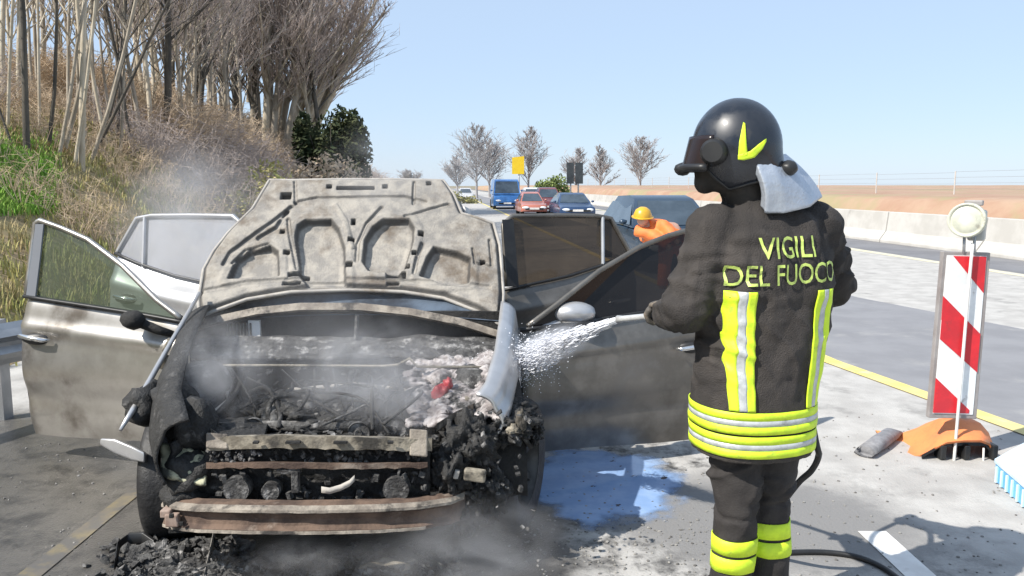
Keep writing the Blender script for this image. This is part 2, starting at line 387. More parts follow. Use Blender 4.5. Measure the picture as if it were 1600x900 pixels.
grass_stuff('green_grass', 'green', 'fresh green grass patch at the left of the bank', lambda: on_hill(random.uniform(-160, 85), random.uniform(205, 335)), 5000, .06, .17, .010)
grass_stuff('leaf_litter', 'leaflitter', 'reddish brown dead leaves and stems under the trees', hs(9, 70, 3, 9, .5, -.1, 11), 7000, .05, .18, .014)
def brush_stuff(name, m, label, samp, n, h, rad):
    b = MB()
    for _ in range(n):
        p = samp()
        if p is None: continue
        for _k in range(7):
            a = random.uniform(0, 6.283); l_ = random.uniform(.3, 1) * h; e = p + V((math.cos(a) * l_ * .5, math.sin(a) * l_ * .5, l_ * random.uniform(.5, 1)))
            mid = (p + e) / 2 + V((random.uniform(-.08, .08), random.uniform(-.08, .08), .08)); rr = rad * max(1, p.y / 14)
            b.tube([p - V((0, 0, .05)), mid, e], [rr, rr * .7, rr * .3], 3, False)
            for _j in range(3):
                t_ = random.uniform(.3, 1); q = mid.lerp(e, t_); a2 = random.uniform(0, 6.283); l2 = l_ * .35
                b.tube([q, q + V((math.cos(a2) * l2, math.sin(a2) * l2, l2 * random.uniform(-.2, .8)))], [rr * .5, rr * .2], 3, False)
    return tag(b.build(name, m, normals=False), label, kind='stuff')
brush_stuff('undergrowth', 'brush', 'tangle of bare brown brushwood on the bank', hs(9, 70, .8, 7, .35, -.1, 21), 1300, .75, .006)
brush_stuff('undergrowth', 'twig', 'greyish thicket of bare stems at the foot of the trees', hs(14, 80, .3, 4.5, .3, 0, 31), 700, 1.6, .007)

def branch(mb, tw, p, d, L, r, lev, rng, gr):
    """mb: mesh of this order; tw: mesh of thin twigs"""
    n = 5 if lev < 2 else 3
    pts = [p]; q = p.copy(); dd = d.copy()
    for i in range(n):
        dd = (dd + V((rng.uniform(-1, 1), rng.uniform(-1, 1), rng.uniform(-.4, .9) * gr)) * (.10 + .06 * lev)).normalized(); q = q + dd * (L / n); pts.append(q.copy())
    rad = [r * (1 - .72 * i / n) for i in range(n + 1)]
    (mb if lev < 2 else tw).tube(pts, rad, 6 if lev == 0 else (4 if lev == 1 else 3), False)
    return pts, rad
def bare_tree(base, H, lean, r, rng, barkm, label, group, nb=10, first=.3, ntw=5, spread=.6, twm='twig', lev3=True, name='bare_tree'):
    t = thing(name, base, label, 'tree', group); tr = MB(); tw = MB()
    d = (V((lean[0], lean[1], 1))).normalized()
    n = 9; pts = [base - V((0, 0, .3))]; q = base.copy(); dd = d.copy(); rad = [r * 1.25]
    pts.append(q.copy()); rad.append(r * 1.05)
    for i in range(n):
        dd = (dd + V((rng.uniform(-1, 1), rng.uniform(-1, 1), .25)) * .055).normalized(); q = q + dd * (H / n); pts.append(q.copy()); rad.append(r * (1 - .85 * (i + 1) / n))
    tr.tube(pts, rad, 7, False)
    def at(t_):
        f = 1 + t_ * n; i = min(int(f), n); return pts[i].lerp(pts[min(i + 1, n + 1)], f - i), rad[i]
    for k in range(nb):
        t_ = first + (1 - first) * (k + rng.random()) / nb; p, pr = at(min(t_, .98)); a = rng.uniform(0, 6.283)
        up = rng.uniform(.5, 1.3) if twm == 'twig' else rng.uniform(.25, 1.0); bd = V((math.cos(a), math.sin(a), up)).normalized()
        bd = (bd + d * .4).normalized(); L = H * spread * (1.05 - t_) * rng.uniform(.5, 1) + .25
        bp, br = branch(tr, tw, p, bd, L, max(.008, pr * .45), 1, rng, .6)
        for j in range(ntw):
            u = rng.uniform(.15, 1); i = min(int(u * (len(bp) - 1)), len(bp) - 2); p2 = bp[i].lerp(bp[i + 1], u * (len(bp) - 1) - i); a2 = rng.uniform(0, 6.283)
            d2 = ((bp[i + 1] - bp[i]).normalized() + V((math.cos(a2), math.sin(a2), rng.uniform(-.2, .7))) * .7).normalized(); L2 = L * rng.uniform(.25, .5)
            tp, t2 = branch(tr, tw, p2, d2, L2, max(.005, p2.y * .0003, br[i] * .45), 2, rng, .4)
            if lev3:
                for j3 in range(4):
                    i3 = rng.randrange(len(tp) - 1); a3 = rng.uniform(0, 6.283); d3 = ((tp[i3 + 1] - tp[i3]).normalized() + V((math.cos(a3), math.sin(a3), rng.uniform(-.3, .5))) * .8).normalized()
                    L3 = L2 * rng.uniform(.3, .6); p3 = tp[i3 + 1]; rr = max(.0035, p3.y * .00026)
                    tw.tube([p3, p3 + d3 * L3 * .5 + V((0, 0, rng.uniform(-.02, .04))), p3 + d3 * L3], [rr, rr * .8, rr * .4], 3, False)
    tr.build('trunk', barkm, t, smooth=True, normals=False)
    if tw.v: tw.build('crown', twm, t, normals=False)
    return t
rng = random.Random(11)
GR = 'bare trees on the wooded bank'
brush_stuff('undergrowth', 'brush', 'tall pale brown saplings and brush between the trunks', hs(22, 75, 3.0, 9, .3, -.15, 41), 1200, 1.7, .008)
# (base px, base py, lean x, radius, bark, label)
special = [
    (42, 240, .00, .085, 'bark_dark', 'dark upright trunk standing in the green grass at the far left'),
    (128, 268, .10, .080, 'bark_pale', 'pale trunk rising from the lowest point of the leaning clump'),
    (100, 238, .42, .060, 'bark', 'thin trunk slanting sharply to the right across its clump'),
    (160, 215, .28, .085, 'bark_dark', 'dark forked trunk behind the pale trunk of the leaning clump'),
    (238, 232, .02, .070, 'bark_pale', 'slim pale trunk beside a thick dark one mid bank'),
    (262, 238, .03, .110, 'bark_dark', 'thick dark mossy trunk at the middle of the bank'),
    (338, 205, .06, .085, 'bark', 'grey trunk behind the brush right of the mossy trunk'),
    (92, 247, .26, .050, 'bark', 'thin trunk at the left side of the leaning clump'), (116, 262, .20, .045, 'bark_pale', 'pale thin stem just left of the lowest pale trunk'), (143, 252, .40, .055, 'bark', 'slanting stem at the right side of the leaning clump'),
    (150, 236, .55, .045, 'bark_dark', 'strongly tilted thin stem at the right of the leaning clump'), (76, 236, .13, .05, 'bark_dark', 'dark stem between the lone trunk and the leaning clump'),
    (20, 232, -.25, .035, 'bark_dark', 'short thin sapling leaning left in the green grass'),
]
for px, py, lx, r_, bk, lb in special:
    p = on_hill(px, py); H = 4.0 if 'sapling' in lb else rng.uniform(8.5, 11)
    bare_tree(p, H, (lx, rng.uniform(-.05, .05)), r_ * .62 * p.y / 13, rng, bk, lb, GR, nb=12, first=.25)
clump = [(452, 244, .62), (462, 246, .75), (448, 238, .85), (440, 232, .5), (470, 240, .6), (405, 225, .02), (415, 240, .10), (424, 246, .16), (432, 240, .24), (440, 246, .32), (450, 240, .42), (458, 248, .52), (436, 230, .06), (446, 232, .2)]
for px, py, lx in clump:
    p = on_hill(px, py); bare_tree(p, rng.uniform(9.5, 13), (lx, rng.uniform(-.12, .05)), .0052 * p.y, rng, rng.choice(['bark', 'bark_pale', 'bark_pale', 'bark']),
        ('steeply slanting' if lx > .45 else 'slanting' if lx > .2 else 'nearly upright') + ' stem fanning out of the tall coppiced clump right of the wood', 'stems of the coppiced clump', nb=25, first=.2, ntw=9, spread=.56)
def lab_(px, py, lx, bk):
    col_ = {'bark': 'grey', 'bark_pale': 'pale', 'bark_dark': 'dark'}[bk]; ln_ = 'leaning left' if lx < -.03 else ('upright' if lx < .05 else 'leaning right')
    wh = ('at the far left edge' if px < 60 else 'behind the leaning clump' if px < 165 else 'right of the leaning clump' if px < 235 else 'beside the mossy trunk' if px < 290 else 'right of the mossy trunk' if px < 365 else 'left of the coppiced clump' if px < 410 else 'behind the coppiced clump')
    return f"slender {col_} tree {ln_} {wh}" + (', high on bank' if py < 185 else ', low on bank')
EX_ = [(12, 205), (62, 205), (108, 215), (132, 222), (188, 236), (232, 205), (268, 205), (284, 212), (306, 205), (318, 235), (333, 210), (352, 236), (366, 205), (376, 222), (396, 236), (402, 210), (426, 215), (474, 230), (488, 226), (120, 150)]
for px, py in EX_ + [(70, 130), (112, 120), (60, 150), (122, 175), (150, 195), (185, 150), (200, 200), (215, 150), (228, 190), (280, 180), (295, 210), (312, 160), (325, 190), (355, 200), (368, 175), (382, 205), (395, 190), (20, 120), (30, 160), (52, 150), (98, 140), (165, 225), (175, 205), (242, 215), (255, 220), (275, 222), (300, 226), (320, 215), (348, 222), (372, 215), (390, 225), (335, 190), (210, 180), (205, 236), (222, 226), (288, 228), (312, 222), (362, 226), (380, 232), (185, 222), (330, 228), (250, 150), (345, 160), (140, 130), (175, 130), (420, 190), (465, 215), (480, 205), (500, 225), (305, 140), (5, 150), (270, 140), (390, 150)]:
    p = on_hill(px, py); lx_ = rng.uniform(-.08, .14); bk_ = rng.choice(['bark', 'bark', 'bark_pale', 'bark_dark'])
    bare_tree(p, rng.uniform(7.5, 11), (lx_, rng.uniform(-.1, .1)), .0027 * p.y * rng.uniform(.65, 1.35), rng, bk_, lab_(px, py, lx_, bk_), GR, nb=19, first=.14, ntw=7, spread=.55)
# leaf clump plants
def leafy(name, c, size, m, label, cat, n, ls, seed, stem=True):
    rg = random.Random(seed); c = V(c); t = thing(name, c, label, cat); b = MB()
    cl = [(V((rg.uniform(-1, 1), rg.uniform(-1, 1), rg.uniform(0, 1) ** .8)), rg.uniform(.25, .5)) for _ in range(26)]
    cl = [(q, r_) for q, r_ in cl if q.x ** 2 + q.y ** 2 + (q.z * .95) ** 2 < 1]
    for _ in range(n):
        q, r_ = rg.choice(cl); a = V((rg.gauss(0, 1), rg.gauss(0, 1), rg.gauss(0, 1))); a.normalize(); p = q + a * r_ * rg.random() ** .4
        p = c + V((p.x * size[0], p.y * size[1], max(0, p.z) * size[2])); u = V((rg.gauss(0, 1), rg.gauss(0, 1), rg.gauss(0, 1))).normalized(); v_ = u.orthogonal().normalized(); l_ = ls * rg.uniform(.6, 1.3)
        b.add([p - u * l_, p + v_ * l_ * .45, p + u * l_, p - v_ * l_ * .45], [(0, 1, 2, 3)])
    if stem:
        s_ = MB()
        for k in range(5):
            a = k * 1.26; s_.tube([c - V((0, 0, .2)), c + V((math.cos(a) * size[0] * .3, math.sin(a) * size[1] * .3, size[2] * .45)), c + V((math.cos(a) * size[0] * .6, math.sin(a) * size[1] * .6, size[2] * .85))], [.05, .035, .012], 5, False)
        s_.build('trunk', 'bark_dark', t)
    b.build('crown', m, t, normals=False); return t
p = P(515, 268, 34); leafy('evergreen_tree', (p.x, p.y, hillz(p.x, p.y)), (1.6, 1.6, 4.3), 'ever', 'dark evergreen tree at the right end of the wood', 'tree', 9000, .13, 3)
p = P(562, 275, 40); leafy('evergreen_shrub', (p.x, p.y, hillz(p.x, p.y) - .3), (1.5, 1.5, 1.9), 'ever', 'low dark evergreen shrub beside the taller evergreen', 'shrub', 4500, .12, 4)
p = P(480, 265, 26); leafy('brown_bush', (p.x, p.y, hillz(p.x, p.y)), (2.2, 2.0, 1.5), 'brush', 'dry brown bush below the evergreen tree', 'bush', 5000, .09, 5)
p = P(390, 290, 20); leafy('olive_bush', (p.x, p.y, hillz(p.x, p.y) - .2), (1.3, 1.2, 1.3), 'olive', 'olive bush on the bank above the raised bonnet', 'bush', 3500, .07, 6)
p = P(868, 290, 80); leafy('green_hedge', (p.x, p.y, 0), (2.2, 1.5, 2.0), leafmat('far_hedge', (.14, .19, .05), (.2, .24, .09)), 'green hedge behind the dark road sign', 'hedge', 2500, .2, 7)
p = P(705, 297, 70); leafy('yellow_bush', (p.x, p.y, 0), (2.0, 1.0, .9), leafmat('far_bush', (.30, .28, .08), (.36, .32, .12)), 'yellowish bush at the road edge far away', 'bush', 900, .16, 8)
for i, (px, yy, H, sp, lb) in enumerate([(745, 100, 8.6, .42, 'broad bare tree, largest of the distant row'), (765, 108, 7.5, .4, 'bare tree close behind the broad distant one'), (825, 110, 9.2, .36, 'tall bare tree behind the yellow sign'),
        (900, 125, 7.0, .42, 'small bare tree behind the dark double sign'), (938, 120, 7.3, .3, 'narrow bare tree right of the dark double sign'), (1000, 115, 8.2, .45, 'bare round tree nearest the firefighter helmet'),
        (715, 130, 6.0, .45, 'low bare tree at the left of the distant row'), (640, 140, 4.0, .5, 'short scrubby tree past the end of the wood')]):
    p = P(px, 290, yy); bare_tree(V((p.x, p.y, 0)), H, (rng.uniform(-.04, .04), 0), .16, rng, 'twig_far', lb, 'distant bare trees', nb=38, first=.16, ntw=13, spread=sp * 1.7, twm='twig_far')
# ================================================================== BURNT CAR
CD = V((AX, 1, 0)).normalized(); CR = V((1, -AX, 0)).normalized()      # car axis (towards its tail), its lateral axis (image right)
def C(l, s, z): return V((-.707 + AX * 0, 2.85, 0)) + CD * l + CR * s + V((0, 0, z))
car = thing('burnt_car', C(1.6, 0, 0), 'burnt out silver hatchback with raised bonnet and all four doors open', 'car')
def plane_hit(px, py, o, n):
    d = ray(px, py); return CAM + d * ((o - CAM).dot(n) / d.dot(n))
# ---- bonnet, folded back onto the windscreen; its ribbed inner side faces the front
hA, hB = P(545, 468, 4.15), P(560, 282, 4.72)
hs_ = CR.copy(); ht = (hB - hA).normalized(); ht = (ht - hs_ * ht.dot(hs_)).normalized(); hn = hs_.cross(ht)
if hn.y > 0: hn = -hn
def hxy(px, py):
    q = plane_hit(px, py, hA, hn) - hA; return (q.dot(hs_), q.dot(ht))
def zp(zx, zy): return hxy(280 + zx * .35, 260 + zy * .35)
out = [zp(*q) for q in [(402, 58), (505, 62), (800, 60), (1180, 60), (1225, 120), (1262, 205), (1350, 228), (1405, 245), (1432, 340), (1448, 560), (1438, 700), (1330, 640), (1180, 585), (1000, 560), (760, 552), (500, 560), (300, 590), (150, 640), (88, 662), (82, 590), (105, 450), (150, 370), (215, 290), (325, 185)]]
def in_poly(p, poly):
    c = False; n = len(poly); x, y = p
    for i in range(n):
        x1, y1 = poly[i]; x2, y2 = poly[i - 1]
        if (y1 > y) != (y2 > y) and x < (x2 - x1) * (y - y1) / (y2 - y1) + x1: c = not c
    return c
def d_poly(p, poly, closed=True):
    m = 1e9; x, y = p; n = len(poly)
    for i in range(n if closed else n - 1):
        x1, y1 = poly[i]; x2, y2 = poly[(i + 1) % n]; dx, dy = x2 - x1, y2 - y1; L2 = dx * dx + dy * dy + 1e-12
        t = max(0, min(1, ((x - x1) * dx + (y - y1) * dy) / L2)); m = min(m, math.hypot(x - x1 - t * dx, y - y1 - t * dy))
    return m
def sdf(p, poly):
    d = d_poly(p, poly); return -d if in_poly(p, poly) else d
recs = [[zp(*q) for q in s_] for s_ in (
    [(225, 505), (262, 425), (320, 385), (410, 372), (442, 395), (446, 498)],
    [(545, 500), (525, 330), (535, 280), (570, 258), (680, 256), (712, 295), (738, 380), (742, 540), (580, 545)],
    [(825, 445), (835, 345), (870, 290), (915, 258), (1025, 256), (1046, 290), (1042, 350), (1005, 470), (975, 490), (850, 480)],
    [(1080, 500), (1110, 420), (1140, 375), (1240, 395), (1296, 420), (1290, 525), (1200, 535)])]
lines = [([zp(*q) for q in s_], w_, d_) for s_, w_, d_ in (
    ([(520, 175), (620, 155), (1010, 150), (1100, 170)], .012, -.012), ([(520, 80), (524, 185)], .012, -.012), ([(1050, 85), (1046, 180)], .012, -.012),
    ([(505, 195), (430, 250), (330, 320), (230, 390), (200, 440)], .016, -.016), ([(485, 215), (440, 285), (360, 330)], .02, -.018),
    ([(700, 190), (745, 260), (775, 380)], .02, .008), ([(905, 200), (840, 270), (800, 360), (795, 440)], .014, -.014),
    ([(490, 250), (500, 330), (530, 470)], .014, -.013), ([(1010, 240), (1120, 205), (1200, 180)], .014, -.012), ([(1085, 360), (1060, 430), (1050, 490)], .014, -.012),
    ([(1310, 370), (1320, 440), (1395, 450), (1385, 330)], .010, -.012), ([(240, 440), (300, 385), (400, 360)], .010, -.012), ([(100, 560), (300, 530), (520, 520), (1000, 525), (1380, 545)], .02, -.010))]
holes = [(zp(790, 112), (.105, .010)), (zp(480, 145), (.028, .024)), (zp(970, 500), (.050, .018)), (zp(505, 533), (.045, .010)), (zp(535, 495), (.05, .012)), (zp(780, 262), (.008, .018)), (zp(760, 455), (.016, .014)), (zp(770, 345), (.014, .012)),
         (zp(485, 400), (.014, .012)), (zp(1080, 315), (.012, .016)), (zp(1020, 460), (.010, .012)), (zp(920, 105), (.012, .012)), (zp(672, 105), (.012, .012)), (zp(1115, 90), (.010, .012)), (zp(465, 305), (.01, .012)), (zp(1355, 432), (.012, .01)), (zp(955, 535), (.03, .008)), (zp(1050, 400), (.01, .012))]
xs = [p[0] for p in out]; yv = [p[1] for p in out]; x0, x1, y0, y1 = min(xs), max(xs), min(yv), max(yv)
def hood_d(p):
    e = d_poly(p, out)
    h = .030 * sst(.0, .03, e)                             # raised inner frame with a rolled rim
    k = min(sdf(p, r_) for r_ in recs)
    h -= .045 * sst(.012, -.010, k); h += .007 * sst(.05, .025, abs(k - .012) * 1.0 + .0)
    for l_, w_, d_ in lines:
        q = d_poly(p, l_, False)
        if q < w_ * 1.5: h += d_ * (1 - sst(w_ * .35, w_, q))
    for (cx, cy), (hx, hy) in holes:
        q = max(abs(p[0] - cx) - hx, abs(p[1] - cy) - hy)
        if q < .006: h -= .06 * (1 - sst(-.004, .004, q))
    return h + .010 * N((p[0], p[1], 2), 2.2) + .006 * N((p[0], p[1], 0), 5) + .0025 * N((p[0], p[1], 4), 18)
NX, NY = 330, 200
hb = MB(); idx = {}
def hp(p, d): return hA + hs_ * p[0] + ht * p[1] + hn * (d - .02 * ((p[0] / .75) ** 2))
for j in range(NY + 1):
    for i in range(NX + 1):
        p = (x0 + (x1 - x0) * i / NX, y0 + (y1 - y0) * j / NY)
        if in_poly(p, out): idx[i, j] = len(hb.v); hb.v.append(hp(p, hood_d(p)))
for j in range(NY):
    for i in range(NX):
        q = [(i, j), (i + 1, j), (i + 1, j + 1), (i, j + 1)]; s_ = [idx[k] for k in q if k in idx]
        if len(s_) >= 3: hb.f.append(tuple(s_))
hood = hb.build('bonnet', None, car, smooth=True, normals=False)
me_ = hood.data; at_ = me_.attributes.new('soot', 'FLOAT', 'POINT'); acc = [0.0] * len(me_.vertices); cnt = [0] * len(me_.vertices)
for pl_ in me_.polygons:                                  # higher value, so darker colour, on steep pressed walls and holes
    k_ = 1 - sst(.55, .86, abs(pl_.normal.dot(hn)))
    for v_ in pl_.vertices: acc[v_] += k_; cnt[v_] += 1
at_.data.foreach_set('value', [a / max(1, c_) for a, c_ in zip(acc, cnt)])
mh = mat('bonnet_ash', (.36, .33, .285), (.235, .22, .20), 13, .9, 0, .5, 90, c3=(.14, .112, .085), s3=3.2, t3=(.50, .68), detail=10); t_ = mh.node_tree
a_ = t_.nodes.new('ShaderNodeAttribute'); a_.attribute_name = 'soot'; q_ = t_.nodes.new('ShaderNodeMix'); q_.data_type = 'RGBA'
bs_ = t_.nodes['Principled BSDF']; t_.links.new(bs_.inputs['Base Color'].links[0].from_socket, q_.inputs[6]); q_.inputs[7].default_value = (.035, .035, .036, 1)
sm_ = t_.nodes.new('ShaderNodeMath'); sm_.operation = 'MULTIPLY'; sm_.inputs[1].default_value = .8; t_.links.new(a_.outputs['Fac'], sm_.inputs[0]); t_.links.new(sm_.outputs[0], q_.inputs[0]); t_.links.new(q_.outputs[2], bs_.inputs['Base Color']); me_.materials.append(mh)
rim = MB(); op = []
for i in range(len(out)):
    a, c_ = V(out[i]), V(out[(i + 1) % len(out)])
    for k in range(6): op.append(a.lerp(c_, k / 6))
rim.tube([hp(p, .002) for p in op] + [hp(op[0], .002)], .010, 6); rim.build('bonnet_rim', 'ash', hood, smooth=True)
sk = MB(); sk.add([hp(p, -.035) for p in out], [tuple(range(len(out)))]); sk.build('bonnet_skin', 'char', hood)
# ---- cowl arc, dark plenum, scuttle
cw = MB()
arc = [(300, 512), (336, 500), (400, 486), (470, 479), (560, 479), (640, 487), (720, 503), (785, 524)]
cw.loft([[P(x, y - 6, 4.06), P(x, y + 5, 4.04), P(x, y + 8, 4.08), P(x, y - 4, 4.12)] for x, y in arc]); cw.build('cowl_panel', 'ash_mid', car, smooth=True, angle=40)
ws = MB(); ws.grid(lambda u, v_: P(lerp(318, 782, u), lerp(452, 492, v_) - 0 + 22 * abs(u - .52) ** 2 * 2, lerp(4.26, 4.12, v_)), 16, 4); ws.build('windscreen_base', mat('scorched_glass', (.10, .13, .17), (.03, .035, .045), 4, .25), car)
fw = MB(); fw.grid(lambda u, v_: P(lerp(296, 800, u), lerp(486, 730, v_), 4.14), 6, 6); fw.build('firewall', 'char_deep', car, solid=.03)
sc_ = MB(); sc_.grid(lambda u, v_: P(lerp(298, 800, u), lerp(528, 560, v_) + 6 * N((u * 9, v_ * 2, 1)), lerp(4.06, 3.86, v_) + .03 * N((u * 12, v_ * 3, 0))), 60, 6); sc_.build('scuttle_tray', 'char_grey', car, solid=.02, smooth=True)
pp = MB(); pp.tube([P(258, 571, 3.62), P(420, 571, 3.66), P(600, 572, 3.66), P(622, 570, 3.62), P(640, 560, 3.62), P(652, 573, 3.62), P(800, 574, 3.6)], .007, 6); pp.build('strut_bar', 'ash_cream', car, smooth=True)
wp = MB(); wp.box(P(398, 513, 4.10), (.06, .02, .085)); wp.build('paper_label', mat('white_panel', (.8, .79, .77)), car)
gr_ = MB()
for k in range(8): gr_.box(P(356 + k * 5.2, 515, 4.09), (.006, .03, .07))
gr_.build('plenum_grille', 'char_grey', car)
cc = MB(); cc.tube([P(558, 492, 4.07), P(556, 530, 4.03)], .012, 6); cc.build('plenum_bracket', 'char_grey', car)
# ---- body tub: floor, sills, pillars, roof, rear
HW = .84
tub = MB()
tub.grid(lambda u, v_: C(lerp(1.25, 4.0, v_), lerp(-.78, .78, u), .2), 2, 2)
tub.build('floor_pan', 'char', car, solid=.03)
for s_ in (-1, 1):
    q = MB(); q.loft([[C(l, s_ * (HW - a), z) for a, z in ((.0, .14), (.02, .26), (.10, .28), (.12, .14))] for l in (1.22, 2.0, 3.2)]); q.build('sill', 'paint_soot', car)
    q = MB(); q.tube([C(1.42, s_ * .72, .90), C(1.75, s_ * .66, 1.14), C(2.15, s_ * .58, 1.36), C(2.6, s_ * .56, 1.42)], .030, 6); q.build('windscreen_pillar', 'char', car, smooth=True)
    q = MB(); q.loft([[C(2.32 + d_ * .06, s_ * (.80 - k * .22 * (z / 1.4) ** 3 - .0), z) for d_, k in ((0, 1), (1, 1), (1, 1.25), (0, 1.25))] for z in (.2, .6, .9, 1.2, 1.38)]); q.build('door_pillar', 'char', car)
    q = MB(); q.grid(lambda u, v_: C(lerp(3.2, 4.15, u), s_ * (.84 - .10 * v_ ** 3 - .06 * u * u), lerp(.2, 1.0 - .05 * u, v_)), 8, 8); q.build('rear_quarter', 'paint', car, solid=.02, smooth=True)
    q = MB(); q.tube([C(3.2, s_ * .76, .95), C(3.6, s_ * .62, 1.35)], .05, 6); q.build('rear_pillar', 'paint', car)
q = MB(); q.grid(lambda u, v_: C(lerp(2.15, 3.85, v_), lerp(-.58, .58, u), 1.385 + .05 * math.sin(math.pi * u) * (1 - .5 * v_) + .03 * math.sin(math.pi * v_)), 10, 10); q.build('roof', 'paint_soot', car, solid=.03, smooth=True)
q = MB(); q.grid(lambda u, v_: C(lerp(4.2, 4.05, v_), lerp(-.76, .76, u), lerp(.2, .98, v_)), 8, 4); q.build('tailgate', 'paint', car, solid=.03, smooth=True)
q = MB(); q.grid(lambda u, v_: C(lerp(4.05, 3.82, v_), lerp(-.62, .62, u), lerp(.98, 1.38, v_)), 6, 3); q.build('rear_window', 'glass_soot', car)
q = MB(); q.loft([[C(1.5, s, .62), C(1.5, s, .88), C(1.75, s, .92), C(1.85, s, .62)] for s in (-.7, .7)]); q.build('dashboard', 'char', car, bevel=.02)
for s_ in (-.36, .36):
    q = MB(); q.loft([[C(2.1 + .02 * k, s_ + x * (.24 - .03 * k), .3 + z + .0) for x, z in ((-1, 0), (1, 0))] + [C(2.6 + .02 * k, s_ + x * .24, .3 + z) for x, z in ((1, 0), (-1, 0))] for k, z in ((0, 0), (1, .16))]); st = q.build('seat', 'char', car, bevel=.03)
    q = MB(); q.loft([[C(2.55 + .25 * z, s_ - .22, .45 + z), C(2.55 + .25 * z, s_ + .22, .45 + z), C(2.67 + .25 * z, s_ + .2, .45 + z), C(2.67 + .25 * z, s_ - .2, .45 + z)] for z in (0, .3, .55)]); q.build('backrest', 'char', st, bevel=.03)
q = MB(); q.grid(lambda u, v_: C(lerp(3.0, 3.6, v_), lerp(-.62, .62, u), .5 + .5 * v_), 4, 3); q.build('rear_seat', 'char', car, solid=.1)
# ---- doors
def door(name, hinge, end, zb, belt, top, kind, paintm, glassm, lab=None, mirror=None, mside=1, handle_m='chrome'):
    """hinge,end: (x,y); belt: list (t,z); top: outline of the window frame (t,z) from front base over the roof to the rear base"""
    h, e = V((hinge[0], hinge[1], 0)), V((end[0], end[1], 0)); d = e - h; L = d.length; dx = d / L
    nrm = V((dx.y, -dx.x, 0));  nrm = nrm if nrm.y < 0 else -nrm            # outer skin faces the camera side
    def pt(t, z, o=0.0):
        inw = .10 * sst(.85, 1.4, z)                                  # tumblehome
        return h + dx * (t * L) + V((0, 0, z)) + nrm * (o - inw)
    def skin(u, v_):
        zb_ = zb + .02 * math.cos(u * 3.1); zt = interp(belt, u); z = lerp(zb_, zt, v_)
        fe_ = .02 * sst(.25, 0, v_); t = lerp(0.0 + fe_, 1 - .0 * v_, u)
        bul = .075 * math.sin(math.pi * min(1, v_ * .93 + .07)) ** .8
        ridge = .016 * math.exp(-((v_ - .80) / .045) ** 2); low = -.020 * math.exp(-((v_ - .30) / .10) ** 2)
        dent = .004 * N((u * 3, v_ * 3, hinge[0] * 9), 1.0)
        ed = .015 * (sst(.03, 0, u) + sst(.97, 1, u))
        return pt(t, z, bul + ridge + low + dent - ed)
    b_ = MB(); b_.grid(skin, 36, 36); nf = len(b_.f)
    o = b_.build(name, paintm, car, smooth=True, normals=False)
    if lab: o['label'] = lab
    q = MB(); q.grid(lambda u, v_: skin(u, v_) - nrm * (.05 + .05 * math.sin(math.pi * v_)), 8, 8)
    q.grid(lambda u, v_: skin(1, u) - nrm * (.07 * v_), 12, 1); q.grid(lambda u, v_: skin(0, u) - nrm * (.07 * v_), 12, 1); q.grid(lambda u, v_: skin(u, 0) - nrm * (.06 * v_), 12, 1); q.grid(lambda u, v_: skin(u, 1) - nrm * (.05 * v_), 12, 1)
    q.build('door_inner', 'char', o, smooth=False, normals=False)
    fr = MB(); pts = [pt(t, z, .012) for t, z in top]; 
    fine = []
    for i in range(len(pts) - 1):
        for k in range(4): fine.append(pts[i].lerp(pts[i + 1], k / 4))
    fine.append(pts[-1]); fr.tube(fine, .016, 6); fr.build('window_frame', paintm if kind != 'dark' else 'paint_soot', o, smooth=True)
    # glass
    g = MB(); poly = [(t, z) for t, z in top] ; bl = [(t, interp(belt, t) - .01) for t in [top[-1][0] - (top[-1][0] - top[0][0]) * k / 6 for k in range(7)]]
    full = poly + bl[1:-1]; g.add([pt(t, z, .004) for t, z in full], [tuple(range(len(full)))]); g.build('window', glassm, o, normals=False)
    be = MB(); be.tube([pt(t, interp(belt, t) + .004, .022) for t in [k / 10 for k in range(11)]], .011, 6); be.build('belt_strip', 'black', o, smooth=True)
    return o, pt, nrm, dx
fhL, feL = (-1.66, 4.12), (-2.735, 4.46)
dL, pL, nL, xL = door('front_door', fhL, feL, .16, [(0, .835), (.3, .87), (.7, .905), (1, .93)], [(.06, .86), (.20, .95), (.42, 1.12), (.65, 1.255), (.82, 1.315), (.955, 1.355), (.985, 1.34), (.992, .93)], 'l', 'paint', 'glass_left', 'silver front door on the wet side, clear smoky window')
q = MB(); q.loft([[pL(.925 + a, z, .014 + b_) for a, b_ in ((0, 0), (.06, 0), (.06, .01), (0, .01))] for z in (.93, 1.15, 1.335)]); q.build('pillar_trim', mat('pillar_trim', (.16, .17, .19), None, 5, .3), dL)
fhR, feR = (.035, 4.12), (1.10, 4.52)
dR, pR, nR, xR = door('front_door', fhR, feR, .115, [(0, .80), (.3, .82), (.7, .86), (1, .90)], [(.04, .82), (.18, .92), (.42, 1.09), (.65, 1.21), (.82, 1.27), (.95, 1.30), (.985, 1.28), (.992, .90)], 'dark', 'paint_soot', 'glass_soot', 'soot darkened front door beside the firefighter')
rhL, reL = (-1.765, 5.16), (-2.76, 5.52)
rtop = [(.02, .90), (.03, 1.30), (.10, 1.352), (.45, 1.352), (.74, 1.345), (.86, 1.325), (.97, 1.13), (.99, 1.09)]
rb = [(0, .875), (.5, .95), (.8, 1.02), (1, 1.08)]
rL, prL, nrL, _ = door('rear_door', rhL, reL, .17, rb, rtop, 'l', 'paint_clean', 'glass_pale', 'bright silver rear door behind smoke')
rhR, reR = (-.055, 5.16), (.84, 5.52)
rR, prR, nrR, _ = door('rear_door', rhR, reR, .15, rb, rtop, 'dark', 'paint_soot', 'glass_brown', 'sooty rear door with browned glass')
